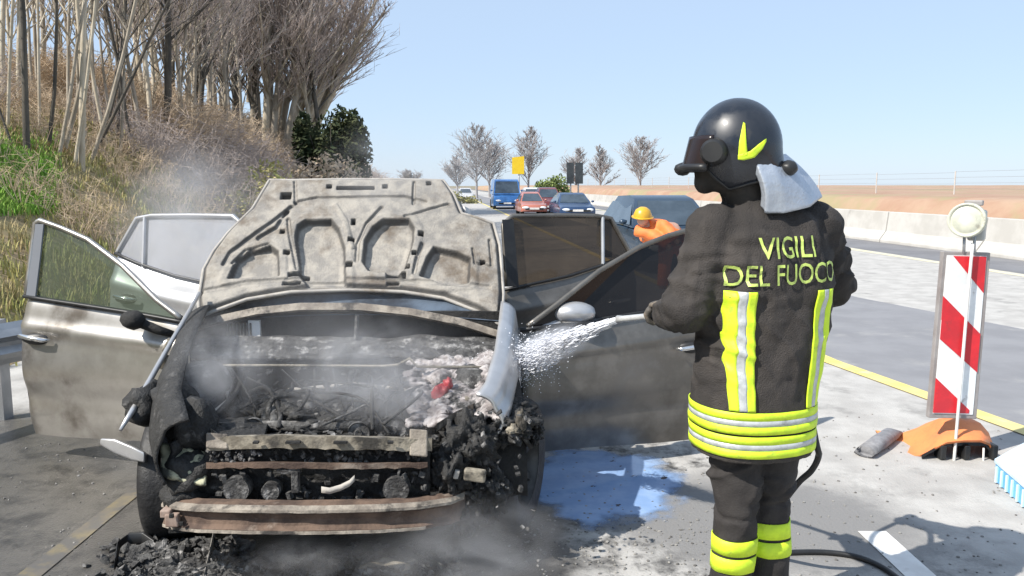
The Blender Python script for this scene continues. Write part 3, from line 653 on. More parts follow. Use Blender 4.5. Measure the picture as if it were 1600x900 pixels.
for o_, pf in ((rL, prL), (rR, prR)):
    q = MB(); q.tube([pf(.79, 1.335, .018), pf(.755, 1.0, .018)], .013, 6); q.build('window_divider', 'paint_clean' if o_ is rL else 'galv', o_)
q = MB(); q.loft([[prR(a, z, .02) for a in (.02, .10)] + [prR(a, z, .03) for a in (.10, .02)] for z in (.90, 1.33)]); q.build('pillar_trim', 'black', rR)
def handle(pf, t, z, par, m):
    q = MB(); q.tube([pf(t, z, .085), pf(t - .03, z + .004, .112), pf(t - .10, z - .004, .116), pf(t - .165, z - .012, .108), pf(t - .19, z - .014, .085)], [.008, .013, .014, .013, .008], 8); ho = q.build('door_handle', m, par, smooth=True)
    q = MB(); q.blob(pf(t - .095, z - .016, .070), (.085, .022, .034), seed=3, amp=.05); q.build('handle_recess', 'black', par, smooth=True); return ho
handle(pL, .975, .725, dL, 'chrome'); handle(pR, .985, .665, dR, 'chrome')
handle(prL, .93, .80, rL, 'chrome'); handle(prR, .93, .78, rR, 'chrome')
# mirrors
q = MB(); c_ = P(208, 500, 4.10); q.blob(c_, (.065, .06, .052), seed=5, amp=.2); q.tube([c_, P(248, 516, 4.12), P(270, 522, 4.13)], [.03, .026, .02], 6); q.build('door_mirror', 'char_deep', dL, smooth=True)['label'] = 'burnt black door mirror'
q = MB(); c_ = P(897, 489, 4.22); q.blob(c_, (.115, .075, .062), seed=2, amp=.06, sub=3); mo = q.build('door_mirror', 'paint_clean', dR, smooth=True); mo['label'] = 'silver door mirror'
q = MB(); q.tube([P(838, 512, 4.17), P(872, 506, 4.20), P(915, 508, 4.24)], [.02, .024, .02], 6); q.build('mirror_arm', 'paint_clean', mo, smooth=True)
q = MB(); q.blob(P(903, 503, 4.22), (.12, .07, .028), seed=2, amp=.05); q.build('mirror_base', 'black', mo, smooth=True)
# melted yellowish paint near the left hinge
# ---- wings
def wing(s_):
    tk = .075 if s_ > 0 else .10
    top = [(0.12, .60, .66), (.35, .70, .72), (.65, .76, .80), (.95, .80, .875), (1.28, .835, .93)]      # l, outer half width, z of shoulder
    def fn(u, v_):
        l = lerp(.12 if s_ < 0 else .26, 1.27, u); hw = interp([(a, b_) for a, b_, c_ in top], l); zt = interp([(a, c_) for a, b_, c_ in top], l)
        arch = math.sqrt(max(0, .36 ** 2 - (l - .70) ** 2)); lo = max(.30 + arch * .95, .20 if l > 1.06 else .42); lo = max(lo, zt - .16) if s_ > 0 and l < 1.0 else lo
        if v_ < .3:
            k = v_ / .3; a = k * math.pi / 2; return C(l, s_ * (hw - tk + tk * math.sin(a)), zt - .05 * (1 - math.cos(a)) + .012 * (1 - k))
        k = (v_ - .3) / .7; return C(l, s_ * (hw + .03 * math.sin(k * 3.1)), lerp(zt - .05, lo, k)) + V((0, 0, .004 * N((l * 4, k * 3, s_), 1)))
    q = MB(); q.grid(fn, 40, 18); o = q.build('front_wing', 'paint_clean' if s_ > 0 else 'char', car, smooth=True, solid=.012, normals=False); o['label'] = 'bright silver front wing' if s_ > 0 else 'front wing burnt black'; return o
wing(-1); wing(1)
# bright bare edge of the left wing and its hanging tip
q = MB(); q.tube([P(312, 458, 4.05), P(270, 530, 3.72), P(232, 598, 3.42), P(205, 645, 3.2), P(188, 672, 3.12)], [.011, .012, .014, .013, .008], 6); q.build('wing_edge', 'paint_clean', car, smooth=True)
q = MB(); q.loft([[P(x, y - h, Y), P(x, y + h, Y), P(x + 4, y + h, Y + .06), P(x + 4, y - h, Y + .06)] for x, y, h, Y in ((156, 690, 5, 3.25), (178, 697, 11, 3.22), (205, 708, 11, 3.2), (226, 715, 8, 3.18))]); q.build('wing_fragment', 'paint_clean', car, smooth=True, bevel=.008)
for x, y, Y in ((258, 566, 3.62), (240, 612, 3.42), (262, 540, 3.72)):
    q = MB(); q.box(P(x, y, Y), (.03, .05, .06), (.2, .5, .3)); q.build('wing_brace', 'ash_cream', car, bevel=.006)
# ---- inner wing rails, strut towers
q = MB()
q.loft([[P(x, y - h, Y), P(x, y + h, Y), P(x + 3, y + h, Y + .08), P(x + 3, y - h, Y + .08)] for x, y, h, Y in ((262, 622, 5, 3.42), (290, 642, 6, 3.26), (318, 668, 7, 3.12), (346, 690, 8, 3.02))]); q.build('inner_rail', 'ash_mid', car, smooth=True, angle=40)
q = MB()
q.loft([[P(x, y - h, Y), P(x, y + h, Y), P(x + 3, y + h, Y + .08), P(x + 3, y - h, Y + .08)] for x, y, h, Y in ((682, 668, 6, 3.05), (712, 648, 5, 3.2), (748, 632, 5, 3.34), (785, 628, 6, 3.46))]); q.build('inner_rail', 'ash_mid', car, smooth=True, angle=40)
for (px, py, Y, sd_) in ((318, 585, 3.62, 1), (742, 590, 3.62, 2)):
    q = MB(); c_ = P(px, py, Y); q.lathe([(.02, .05), (.07, .05), (.10, .03), (.12, -.02), (.15, -.14), (.17, -.30)], 18, c_); q.build('strut_tower', 'char_grey', car, smooth=True)
for s_ in (-1, 1):
    q = MB(); q.grid(lambda u, v_: C(lerp(.2, 1.25, u), s_ * (.60 - .12 * math.sin(math.pi * u) * v_ + .02 * N((u * 5, v_ * 5, s_), 1)), lerp(.28, .56 + .14 * u, v_)), 14, 8); q.build('inner_wing', 'char', car, solid=.02, smooth=True)
q = MB(); q.grid(lambda u, v_: C(lerp(.12, 1.2, v_), lerp(-.6, .6, u), .24), 4, 4); q.build('undertray', 'char_deep', car, solid=.02)
# ---- front panel: upper cross member, second bar, radiator, bumper beam
def pbar(name, pts, h, dep, m, par=car, wob=.0, n=10):
    """bar along pixel polyline (x,y,Y), h: half height px"""
    q = MB(); ring = []
    for i in range(len(pts) - 1):
        for k in range(n):
            t = k / n; ring.append([lerp(pts[i][j], pts[i + 1][j], t) for j in range(3)])
    ring.append(list(pts[-1]))
    q.loft([[P(x, y - h + wob * N((x * .06, 1, y), 1), Y), P(x, y + h + wob * N((x * .08, 7, y), 1), Y), P(x, y + h, Y + dep), P(x, y - h - 2, Y + dep)] for x, y, Y in ring]); return q.build(name, m, par, smooth=True, angle=35)
xm = pbar('cross_member', [(322, 694, 2.98), (430, 690, 2.94), (560, 693, 2.93), (675, 695, 2.97)], 10, .10, 'ash_cream', wob=3)
q = MB()
for x, w_ in ((458, .055), (532, .05), (400, .02), (610, .02)): q.box(P(x, 691, 2.925), (w_, .02, .008))
q.build('slot', 'char_deep', xm)
q = MB(); q.loft([[P(x, y - 20, 2.97), P(x, y + 22, 2.95), P(x, y + 22, 3.05), P(x, y - 20, 3.05)] for x, y in ((640, 690), (668, 692))]); q.build('lamp_bracket', 'ash_mid', car, bevel=.006)
q = MB(); q.loft([[P(x, y - 14, 2.98), P(x, y + 10, 2.96), P(x, y + 10, 3.05), P(x, y - 14, 3.05)] for x, y in ((322, 690), (356, 692))]); q.build('lamp_bracket', 'ash_mid', car, bevel=.006)
pbar('lower_bar', [(322, 728, 2.95), (430, 727, 2.91), (540, 729, 2.91), (668, 727, 2.95)], 4, .05, 'ash_rust', wob=3)
q = MB(); q.grid(lambda u, v_: P(lerp(322, 672, u), lerp(690, 792, v_), 3.02 + .02 * N((u * 20, v_ * 9, 0), 1)), 50, 20); q.build('radiator', 'char', car, solid=.02, smooth=True)
rg = random.Random(5)
q = MB()
for k in range(90):
    x = rg.uniform(325, 668); y = rg.uniform(703, 722); q.box(P(x, y, 2.98), (rg.uniform(.003, .018), .02, rg.uniform(.003, .014)), (rg.random(), rg.random(), rg.random()))
for k in range(70):
    x = rg.uniform(325, 668); y = rg.uniform(735, 785); q.box(P(x, y, rg.uniform(2.93, 3.0)), (rg.uniform(.003, .03), .02, rg.uniform(.003, .028)), (rg.uniform(-.3, .3), rg.uniform(-.3, .3), rg.uniform(-.5, .5)))
q.build('radiator_debris', 'char_grey', car)['kind'] = 'stuff'
q = MB(); q.loft([[P(x, y - 5, 2.9), P(x, y + 5, 2.9), P(x, y + 4, 2.93), P(x, y - 4, 2.93)] for x, y in ((502, 765), (515, 767), (532, 762), (546, 755), (554, 747))]); q.build('melted_pipe', 'ash', car, smooth=True)
q = MB(); q.box(P(462, 752, 2.92), (.028, .03, .085)); q.box(P(452, 735, 2.93), (.09, .03, .02)); q.build('bonnet_catch', 'char_grey', car, bevel=.004)
for cx_, cy_, r_ in ((372, 762, .05), (425, 765, .035), (620, 762, .05)):
    q = MB(); q.lathe([(r_ * .3, .02), (r_, .025), (r_, -.03)], 16, P(cx_, cy_, 2.95), (R(90), 0, 0)); q.build('fan_hub', 'char_grey', car, smooth=True, angle=35)
# bumper beam: C section
bm_pts = [(256, 802, 3.00), (272, 806, 2.93), (310, 810, 2.87), (380, 812, 2.83), (480, 813, 2.82), (590, 811, 2.84), (660, 806, 2.89), (704, 799, 2.95), (726, 790, 3.04)]
q = MB(); ring = []
for i in range(len(bm_pts) - 1):
    for k in range(8): ring.append([lerp(bm_pts[i][j], bm_pts[i + 1][j], k / 8) for j in range(3)])
ring.append(bm_pts[-1]); rows = []
for x, y, Y in ring:
    c_ = P(x, y, Y); wv = .003 * N((x * .03, y, 0), 1); f_ = V((0, 1, 0))
    rows.append([c_ + f_ * a + V((0, 0, z + wv)) for a, z in ((.07, .050), (.03, .052), (.0, .046), (-.014, .030), (.004, .020), (.010, 0), (.004, -.022), (-.016, -.034), (-.012, -.048), (.05, -.056))])
q.loft(rows, closed=True); beam = q.build('bumper_beam', 'ash_rust', car, smooth=True, angle=30)
for zz, h_, nm in ((.040, .005, 'beam_flange'), (-.042, .005, 'beam_flange')):
    q = MB(); q.loft([[P(x, y, Y) + V((0, a, zz + b_ + .004 * N((x * .05, 3, 0), 1))) for a, b_ in ((-.020, -h_), (-.018, h_), (.012, h_ + .007), (.012, h_))] for x, y, Y in ring[: (len(ring) if zz > 0 else 50)]]); q.build(nm, 'ash_mid', beam, smooth=True, angle=40)
q = MB(); q.box(P(270, 812, 2.90), (.05, .03, .05)); q.box(P(262, 800, 2.92), (.04, .05, .03)); q.build('crash_bracket', mat('pinkish_ash', (.36, .28, .235), (.24, .165, .13), 14, .9), car, bevel=.005)
q = MB(); q.box(P(268, 806, 2.87), (.015, .01, .015)); q.box(P(283, 818, 2.87), (.015, .01, .012)); q.build('bolt_hole', 'char_deep', beam)
# yellowish lamp carrier at left, and black melted masses
q = MB(); q.grid(lambda u, v_: P(lerp(252, 322, u), lerp(700, 752, v_) + 14 * (u - .5), 3.06 - .10 * v_ + .03 * N((u * 4, v_ * 4, 2), 1)), 14, 10); q.build('lamp_carrier', mat('yellow_ash', (.46, .45, .31), (.30, .29, .20), 9, .9, 0, .3, 50, c3=(.05, .05, .04), s3=12, t3=(.52, .64)), car, solid=.015, smooth=True)
q = MB()
for px, py, Y, sx, sy, sz, sd_ in ((300, 668, 3.12, .10, .10, .11, 1), (275, 640, 3.28, .09, .12, .12, 2), (232, 630, 3.35, .08, .15, .08, 3), (300, 740, 3.05, .10, .1, .09, 4), (285, 770, 3.02, .09, .08, .06, 8)):
    q.blob(P(px, py, Y), (sx, sy, sz), seed=sd_, amp=.5, sub=3)
q.build('melted_lamp', 'char', car, smooth=True)
q = MB()
for px, py, Y, sx, sy, sz, sd_ in ((735, 695, 3.16, .11, .12, .12, 11), (795, 664, 3.28, .10, .12, .07, 12), (705, 735, 3.08, .07, .10, .11, 13), (762, 760, 3.2, .09, .12, .12, 14), (730, 805, 3.1, .06, .10, .06, 16), (800, 640, 3.4, .09, .12, .05, 17), (835, 670, 3.36, .04, .10, .06, 18)):
    q.blob(P(px, py, Y), (sx, sy, sz), seed=sd_, amp=.5, fr=2.4, sub=5)
q.build('melted_lamp', 'char', car, smooth=True)
q = MB(); q.grid(lambda u, v_: C(.70 - .40 * math.cos(math.pi * v_), lerp(.52, .80, u), .26 + .40 * math.sin(math.pi * v_) + .02 * N((u * 4, v_ * 9, 0), 1)), 8, 24); q.build('arch_liner', 'char_deep', car, smooth=True, solid=.015)
for k_, (a_, b_) in enumerate((((702, 655, 3.1), (690, 790, 3.06)), ((725, 670, 3.12), (770, 690, 3.16)), ((770, 640, 3.2), (830, 700, 3.25)), ((700, 770, 3.04), (752, 785, 3.1)))):
    q = MB(); q.tube([P(*a_), P(*a_).lerp(P(*b_), .5) + V((.01, 0, .02)), P(*b_)], .010, 6); q.build('burnt_bracket', 'char_grey', car, smooth=True)
q = MB(); q.box(P(742, 742, 2.99), (.085, .03, .05), (.1, .1, -.1)); q.build('lamp_reflector', 'ash_cream', car, bevel=.008)
q = MB(); q.box(P(713, 741, 2.99), (.02, .02, .035), (.1, .3, .2)); q.build('lamp_bulb', 'ash', car, bevel=.004)
q = MB(); q.blob(P(814, 658, 3.18), (.022, .02, .042), seed=3, amp=.5, sub=4); q.blob(P(803, 672, 3.16), (.028, .02, .02), seed=6, amp=.5, sub=4); q.build('melted_trim', 'ash_cream', car, smooth=True)
q = MB()
for k in range(50):
    x = rg.uniform(690, 835); y = rg.uniform(640, 840); q.box(P(x, y, rg.uniform(3.0, 3.1)), (rg.uniform(.003, .014), .02, rg.uniform(.003, .022)), (rg.random(), rg.random() * 3, rg.random()))
q.build('lamp_debris', 'char_grey', car)['kind'] = 'stuff'
# ---- wheels
def wheel(l, s_, r_, yaw=0.0, zc=None):
    c_ = C(l, s_ * .75, r_ if zc is None else zc); m = Matrix.Rotation(math.atan2(CR.y, CR.x) + yaw, 3, 'Z') @ Matrix.Rotation(R(90), 3, 'Y')
    q = MB(); q.lathe([(r_ * .62, -.09), (r_ * .8, -.105), (r_ * .95, -.095), (r_, -.07), (r_ * 1.01, -.03), (r_ * .985, 0), (r_ * 1.01, .03), (r_, .07), (r_ * .95, .095), (r_ * .8, .105), (r_ * .62, .09)], 40, c_, m, True)
    w0 = MB(); ty = q.build('wheel', 'tyre', car, smooth=True)
    q = MB(); q.lathe([(r_ * .64, -.088), (r_ * .60, -.06), (r_ * .56, .0), (r_ * .60, .06), (r_ * .64, .088)], 32, c_, m, True); q.lathe([(.0, .03 * s_), (.055, .03 * s_), (.06, 0)], 16, c_, m)
    for k in range(7):
        a = 2 * math.pi * k / 7; q.bar(c_ + m @ V((.04 * math.cos(a), .04 * math.sin(a), .02 * s_)), c_ + m @ V((r_ * .6 * math.cos(a), r_ * .6 * math.sin(a), .05 * s_)), .035, .02, CR)
    q.build('rim', 'rim', ty, smooth=True, angle=30); return ty
wheel(.70, -1, .285, R(4), .26); wheel(.62, 1, .30, R(-22), .29); wheel(3.28, -1, .30); wheel(3.28, 1, .30)
# ---- engine bay remains
def crom0(pts, n=6):
    o = []
    for i in range(len(pts) - 1):
        p0, p1, p2, p3 = pts[max(i - 1, 0)], pts[i], pts[i + 1], pts[min(i + 2, len(pts) - 1)]
        for k in range(n):
            t = k / n; o.append(.5 * ((2 * p1) + (p2 - p0) * t + (2 * p0 - 5 * p1 + 4 * p2 - p3) * t * t + (3 * p1 - p0 - 3 * p2 + p3) * t ** 3))
    o.append(pts[-1]); return o
rg = random.Random(9)
q = MB(); q.blob(P(500, 668, 3.45), (.34, .28, .12), seed=3, amp=.45, fr=2.6, sub=6); q.blob(P(420, 655, 3.55), (.16, .2, .10), seed=5, amp=.5, fr=2.5, sub=5); q.blob(P(585, 668, 3.4), (.15, .2, .10), seed=8, amp=.5, fr=2.5, sub=5); q.build('engine_block', 'char', car, smooth=True)
q = MB(); rows = []
for k in range(25):
    x = k / 24; h_ = .035 + .012 * math.cos(k * math.pi / 2) + .008 * N((k * .6, 1, 1), 1); c0 = P(lerp(420, 590, x), 650 + 3 * math.sin(k), 3.42); rows.append([c0 + V((0, a, b_)) for a, b_ in ((-.11, -.05), (-.10, h_ * .7), (-.04, h_), (.05, h_ + .01), (.10, h_ * .6), (.11, -.05))])
q.loft(rows); q.build('cylinder_head', 'char_grey', car, smooth=True, angle=35)
for k in range(4):
    q = MB(); q.lathe([(.0, .03), (.018, .03), (.022, .015), (.026, -.03)], 12, P(440 + k * 43, 640, 3.42)); q.build('injector', 'char_grey', car, smooth=True, angle=40)
for (x, y, Y, r_) in ((395, 672, 3.22, .05), (560, 676, 3.2, .045), (612, 672, 3.25, .06)):
    q = MB(); q.lathe([(.0, .02), (r_ * .3, .025), (r_ * .35, .01), (r_ * .85, .01), (r_, .02), (r_, -.03), (0, -.03)], 20, P(x, y, Y), (R(80), 0, R(10))); q.build('pulley', 'char_grey', car, smooth=True, angle=35)
for k in range(14):
    a = P(rg.uniform(380, 640), rg.uniform(655, 685), rg.uniform(3.15, 3.3)); c0 = P(rg.uniform(360, 700), rg.uniform(585, 630), rg.uniform(3.6, 3.85)); q = MB(); q.tube(crom0([a, a.lerp(c0, .3) + V((rg.uniform(-.08, .08), 0, rg.uniform(.02, .10))), a.lerp(c0, .7) + V((rg.uniform(-.08, .08), 0, rg.uniform(.0, .08))), c0]), rg.uniform(.005, .016), 7); q.build('engine_hose', rg.choice(['char', 'char_grey', 'char']), car, smooth=True)
q = MB(); q.box(P(375, 690, 3.15), (.2, .2, .12), (.05, .1, .2)); q.blob(P(370, 668, 3.2), (.11, .1, .03), seed=3, amp=.5, sub=3); q.build('battery', 'char', car, bevel=.01)
q = MB()
for k in range(4): q.tube([P(430 + k * 40, 668, 3.25), P(428 + k * 40, 640, 3.4), P(432 + k * 41, 622, 3.6), P(440 + k * 38, 616, 3.75)], .022, 8)
q.tube([P(410, 666, 3.24), P(590, 666, 3.24)], .024, 8); q.build('intake_manifold', 'char_grey', car, smooth=True)
q = MB(); q.tube([P(410, 648, 3.4), P(560, 646, 3.42)], .006, 5); q.tube([P(420, 621, 3.6), P(505, 622, 3.6)], .005, 5); q.tube([P(450, 610, 3.7), P(560, 600, 3.8), P(650, 612, 3.7), P(700, 600, 3.7)], .012, 6); q.tube([P(330, 650, 3.3), P(360, 625, 3.5), P(350, 600, 3.7)], .015, 6)
q.build('pipe', 'ash', car, smooth=True)
q = MB()
for k in range(260):
    x = rg.gauss(500, 75); y = rg.uniform(618, 686); Y = lerp(3.75, 3.1, (y - 618) / 68) + rg.uniform(-.06, .06)
    q.box(P(x, y, Y), (rg.uniform(.004, .028), rg.uniform(.004, .028), rg.uniform(.002, .014)), (rg.uniform(-.6, .6), rg.uniform(-.6, .6), rg.uniform(-1.5, 1.5)))
q.build('engine_debris', 'char_grey', car)['kind'] = 'stuff'
q = MB()
for k in range(220):
    x = rg.uniform(310, 780); y = rg.uniform(560, 660); Y = lerp(3.95, 3.3, (y - 560) / 100)
    q.box(P(x, y, Y), (rg.uniform(.004, .035), rg.uniform(.004, .03), rg.uniform(.002, .012)), (rg.uniform(-.6, .6), rg.uniform(-.6, .6), rg.uniform(-1.5, 1.5)))
for k in range(34):
    x = rg.uniform(320, 760); a = P(x, rg.uniform(575, 600), 3.8); c_ = P(x + rg.uniform(-90, 90), rg.uniform(630, 680), 3.35); q.tube([a, a.lerp(c_, .5) + V((rg.uniform(-.05, .05), 0, rg.uniform(0, .07))), c_], rg.uniform(.002, .007), 5)
q.build('wiring_remains', 'char', car)['kind'] = 'stuff'
q = MB(); q.grid(lambda u, v_: P(lerp(640, 795, u) + (22 * N((3, v_ * 6, 0), 1) + 14 * N((3, v_ * 19, 0), 1)) * (1 - u), lerp(668, 565, v_) - 16 * u + 10 * N((u * 7, 2, 0), 1), lerp(3.2, 3.75, v_) + .05 * N((u * 5, v_ * 5, 1), 1.4) + .012 * N((u * 21, v_ * 21, 1), 1) + .008 * N((u * 55, v_ * 55, 1), 1)), 60, 50); q.build('ash_deposit', mat('pink_ash', (.46, .43, .42), (.20, .175, .17), 24, .95, 0, .6, 60, c3=(.04, .04, .04), s3=7, t3=(.5, .6)), car, solid=.02, smooth=True)
q = MB(); q.blob(P(688, 618, 3.42), (.035, .03, .05), seed=4, amp=.6, sub=3); q.blob(P(664, 640, 3.38), (.03, .02, .025), seed=7, amp=.6, sub=3); q.blob(P(700, 600, 3.46), (.02, .02, .03), seed=9, amp=.6, sub=3); q.build('melted_reservoir', mat('red_plastic', (.42, .05, .06), (.22, .05, .05), 14, .5), car, smooth=True)
q = MB(); q.box(P(745, 625, 3.44), (.13, .14, .05), (.1, .2, .2)); q.blob(P(770, 590, 3.62), (.06, .08, .06), seed=2, amp=.4); q.build('fuse_box', 'ash_cream', car, bevel=.01)
# ---- debris under the front
q = MB(); rg = random.Random(21)
for k in range(1500):
    if rg.random() < .45: g_ = G(rg.gauss(262, 48), rg.uniform(852, 910))
    else: g_ = G(rg.uniform(300, 720), rg.uniform(862, 940))
    s_ = rg.uniform(.005, .026) * (1.6 if rg.random() < .08 else 1); m_ = Euler((rg.uniform(-.7, .7), rg.uniform(-.7, .7), rg.uniform(0, 6))).to_matrix(); nn_ = rg.randint(4, 6); c0 = g_ + V((0, 0, s_ * .3 + rg.random() ** 3 * .035)); th = s_ * rg.uniform(.08, .35)
    ps_ = [c0 + m_ @ V((math.cos(6.283 * i_ / nn_) * s_ * rg.uniform(.4, 1.3), math.sin(6.283 * i_ / nn_) * s_ * rg.uniform(.3, 1), rg.uniform(-.15, .15) * s_)) for i_ in range(nn_)]
    q.prism(ps_, m_ @ V((0, 0, -th)), m_ @ V((0, 0, th)))
for k in range(16):
    g_ = G(rg.gauss(270, 50), rg.uniform(860, 905)); q.blob(g_ + V((0, 0, .02)), (rg.uniform(.03, .08), .04, rg.uniform(.02, .05)), seed=k, amp=.8, sub=4)
tag(q.build('debris', 'char_grey'), 'heap of charred fragments and ash fallen below the front of the burnt car', kind='stuff')
def shard(c_, pts, w_, m, label):
    q = MB(); q.loft([[p + V((0, 0, a)) + V((0, b_, 0)) for a, b_ in ((0, 0), (w_, .01), (w_, .03), (0, .03))] for p in pts]); return tag(q.build('burnt_fragment', m, smooth=True, bevel=.004), label, 'fragment', 'burnt pieces on the ground')
g = lambda x, y, z=.0: G(x, y) + V((0, 0, z))
shard(0, [g(178, 892), g(182, 872, .02), g(200, 862, .03), g(222, 860, .03), g(240, 868, .015)], .045, 'black', 'curved glossy black plastic piece at the left end of the debris heap')
shard(0, [g(200, 885), g(215, 880, .01), g(235, 884)], .03, 'ash', 'pale ash covered piece lying inside the curved black plastic')
shard(0, [g(318, 915), g(326, 890, .02), g(334, 868, .06)], .05, 'ash', 'pale upright metal scrap below the left end of the bumper beam')
shard(0, [g(345, 912), g(356, 890, .02), g(362, 872, .04)], .04, 'char_grey', 'greyish upright scrap right of the pale one below the bumper')
shard(0, [g(560, 900), g(600, 892, .02), g(640, 898)], .03, 'ash_cream', 'cream coloured flat scrap below the middle of the bumper')
q = MB(); rg = random.Random(31)
for k in range(1500):
    g_ = G(rg.uniform(0, 1600), rg.uniform(640, 960)) if k % 3 else G(rg.gauss(1000, 150), rg.gauss(840, 40)); s_ = rg.uniform(.002, .009); q.blob(g_ + V((0, 0, s_ * .3)), (s_, s_ * rg.uniform(.6, 1), s_ * .6), (0, 0, rg.random() * 3), seed=k, amp=.4, sub=1)
tag(q.build('gravel', mat('grit', (.10, .095, .09), (.30, .29, .27), 30, .9), normals=False), 'loose grit and small stones scattered on the pavement', kind='stuff')
# puddle and wet film right of the car
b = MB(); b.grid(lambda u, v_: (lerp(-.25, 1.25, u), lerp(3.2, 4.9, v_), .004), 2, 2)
pm = mat('foamy_water', (.30, .43, .66), (.23, .36, .60), 7, .06, 0, .12, 30, c3=(.05, .06, .09), s3=13, t3=(.63, .68), spec=1.0)  # blue of the reflected sky put into the base colour
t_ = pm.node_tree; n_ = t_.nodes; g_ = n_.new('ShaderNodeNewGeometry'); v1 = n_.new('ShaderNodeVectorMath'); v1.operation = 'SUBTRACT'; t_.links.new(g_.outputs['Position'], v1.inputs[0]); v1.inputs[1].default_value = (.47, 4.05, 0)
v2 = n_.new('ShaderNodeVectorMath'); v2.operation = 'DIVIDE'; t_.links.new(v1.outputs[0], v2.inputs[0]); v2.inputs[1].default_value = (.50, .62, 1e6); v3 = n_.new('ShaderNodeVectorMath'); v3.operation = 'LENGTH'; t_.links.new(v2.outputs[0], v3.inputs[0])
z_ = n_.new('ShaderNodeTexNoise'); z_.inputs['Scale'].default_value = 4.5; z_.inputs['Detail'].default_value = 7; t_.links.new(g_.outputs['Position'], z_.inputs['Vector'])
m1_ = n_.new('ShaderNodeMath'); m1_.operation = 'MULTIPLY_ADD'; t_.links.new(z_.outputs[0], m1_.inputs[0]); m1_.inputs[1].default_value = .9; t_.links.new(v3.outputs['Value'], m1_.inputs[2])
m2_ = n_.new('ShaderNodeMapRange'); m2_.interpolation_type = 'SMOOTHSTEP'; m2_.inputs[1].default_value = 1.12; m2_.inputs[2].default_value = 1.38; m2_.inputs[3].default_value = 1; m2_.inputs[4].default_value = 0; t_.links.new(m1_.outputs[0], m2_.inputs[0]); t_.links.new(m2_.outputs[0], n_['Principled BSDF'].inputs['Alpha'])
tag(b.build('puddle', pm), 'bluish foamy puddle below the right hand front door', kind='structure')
# ================================================================== FIREFIGHTER
M['cloth'] = mat('turnout_cloth', (.050, .044, .040), (.068, .060, .055), 14, .85, 0, .6, 220, c3=(.040, .036, .034), s3=3, t3=(.5, .65), spec=.25)
M['cloth_dark'] = mat('trouser_cloth', (.028, .025, .024), (.040, .036, .034), 14, .8, 0, .35, 160, spec=.3)
M['fluo'] = mat('fluo_tape', (.66, .88, .03), (.54, .74, .03), 26, .55, 0, .25, 140, c3=(.36, .44, .06), s3=14, t3=(.58, .74))
M['silver'] = mat('silver_tape', (.52, .54, .54), (.40, .42, .42), 40, .4, .2, .25, 140, c3=(.28, .29, .28), s3=14, t3=(.56, .74))
M['helmet'] = mat('helmet_shell', (.010, .013, .020), (.016, .019, .026), 16, .20, 0, .06, 50, coat=.3, rough2=.42, c3=(.035, .035, .036), s3=12, t3=(.62, .74))
M['skin'] = mat('skin', (.50, .30, .22), (.44, .25, .18), 25, .5)
M['glove'] = mat('glove', (.055, .05, .045), (.09, .08, .07), 30, .75, c3=(.16, .13, .10), s3=20)
PSI = R(15); pr = V((math.cos(PSI), math.sin(PSI), 0)); pf = V((-math.sin(PSI), math.cos(PSI), 0))
FC = V((.775, 2.52, 0))
ff = thing('person', FC, 'firefighter in dark uniform and black helmet spraying the car, seen from behind', 'person')
def ring(c, a, b_, rr=pr, rf=pf, n=48, e=2.3):
    out_ = []
    for k in range(n):
        t = 2 * math.pi * k / n; x, y = math.cos(t), math.sin(t)
        out_.append(c + rr * (a * abs(x) ** (2 / e) * (1 if x > 0 else -1)) + rf * (b_ * abs(y) ** (2 / e) * (1 if y > 0 else -1)))
    return out_
def limb(mb, pts, rad, n=24):
    """smooth limb through joints with rounded ends"""
    fine, fr_ = [], []
    for i in range(len(pts) - 1):
        for k in range(8):
            t = k / 8; fine.append(V(pts[i]).lerp(V(pts[i + 1]), t)); fr_.append(lerp(rad[i], rad[i + 1], t))
    fine.append(V(pts[-1])); fr_.append(rad[-1])
    for _ in range(3):
        fine = [fine[0]] + [(fine[i - 1] + fine[i] * 2 + fine[i + 1]) / 4 for i in range(1, len(fine) - 1)] + [fine[-1]]
    mb.tube(fine, fr_, n)
def remesh(o, vox, smooth=6, disp=None):
    q = o.modifiers.new('r', 'REMESH'); q.mode = 'VOXEL'; q.voxel_size = vox
    q = o.modifiers.new('s', 'SMOOTH'); q.iterations = smooth; q.factor = .5
    bake(o); me = o.data
    if disp:
        off = ORG.get(o, V((0, 0, 0))); nn = [v_.normal.copy() for v_ in me.vertices]
        for v_, n_ in zip(me.vertices, nn): v_.co += n_ * disp(v_.co + off, n_)
        me.update()
    me.polygons.foreach_set('use_smooth', [True] * len(me.polygons)); return o
def bvh_of(*obs):
    vs, fs = [], []
    for o in obs:
        k = len(vs); off = ORG.get(o, V((0, 0, 0))); vs += [v_.co + off for v_ in o.data.vertices]; fs += [[i + k for i in p.vertices] for p in o.data.polygons]
    return BVHTree.FromPolygons(vs, fs)
TC = V((.79, 2.53, 0))
shL, shR = TC - pr * .172 + V((.01, 0, 1.405)), TC + pr * .182 + V((0, 0, 1.405))
elL, elR = P(1074, 482, 2.44), P(1300, 446, 2.70)
haL, haR = P(1037, 492, 2.80), V((.90, 3.0, 1.10))
jk = MB()
jk.loft([ring(FC + pr * ox + pf * oy + V((ox2, 0, z)), a * .965, b_) for z, a, b_, ox, oy, ox2 in (
    (.705, .198, .166, .004, 0, 0), (.76, .201, .168, .003, 0, 0), (.83, .202, .168, .002, 0, 0), (.92, .203, .166, 0.002, 0, 0), (1.02, .212, .163, 0.008, 0, .006), (1.12, .222, .165, .010, 0, .010), (1.22, .230, .168, .006, 0, .014), (1.31, .228, .16, 0, 0, .016), (1.39, .225, .14, 0, 0, .018), (1.44, .19, .118, 0, .005, .015), (1.475, .135, .10, 0, .01, .01), (1.50, .095, .085, 0, .015, -.01), (1.55, .082, .085, 0, .02, -.035))])
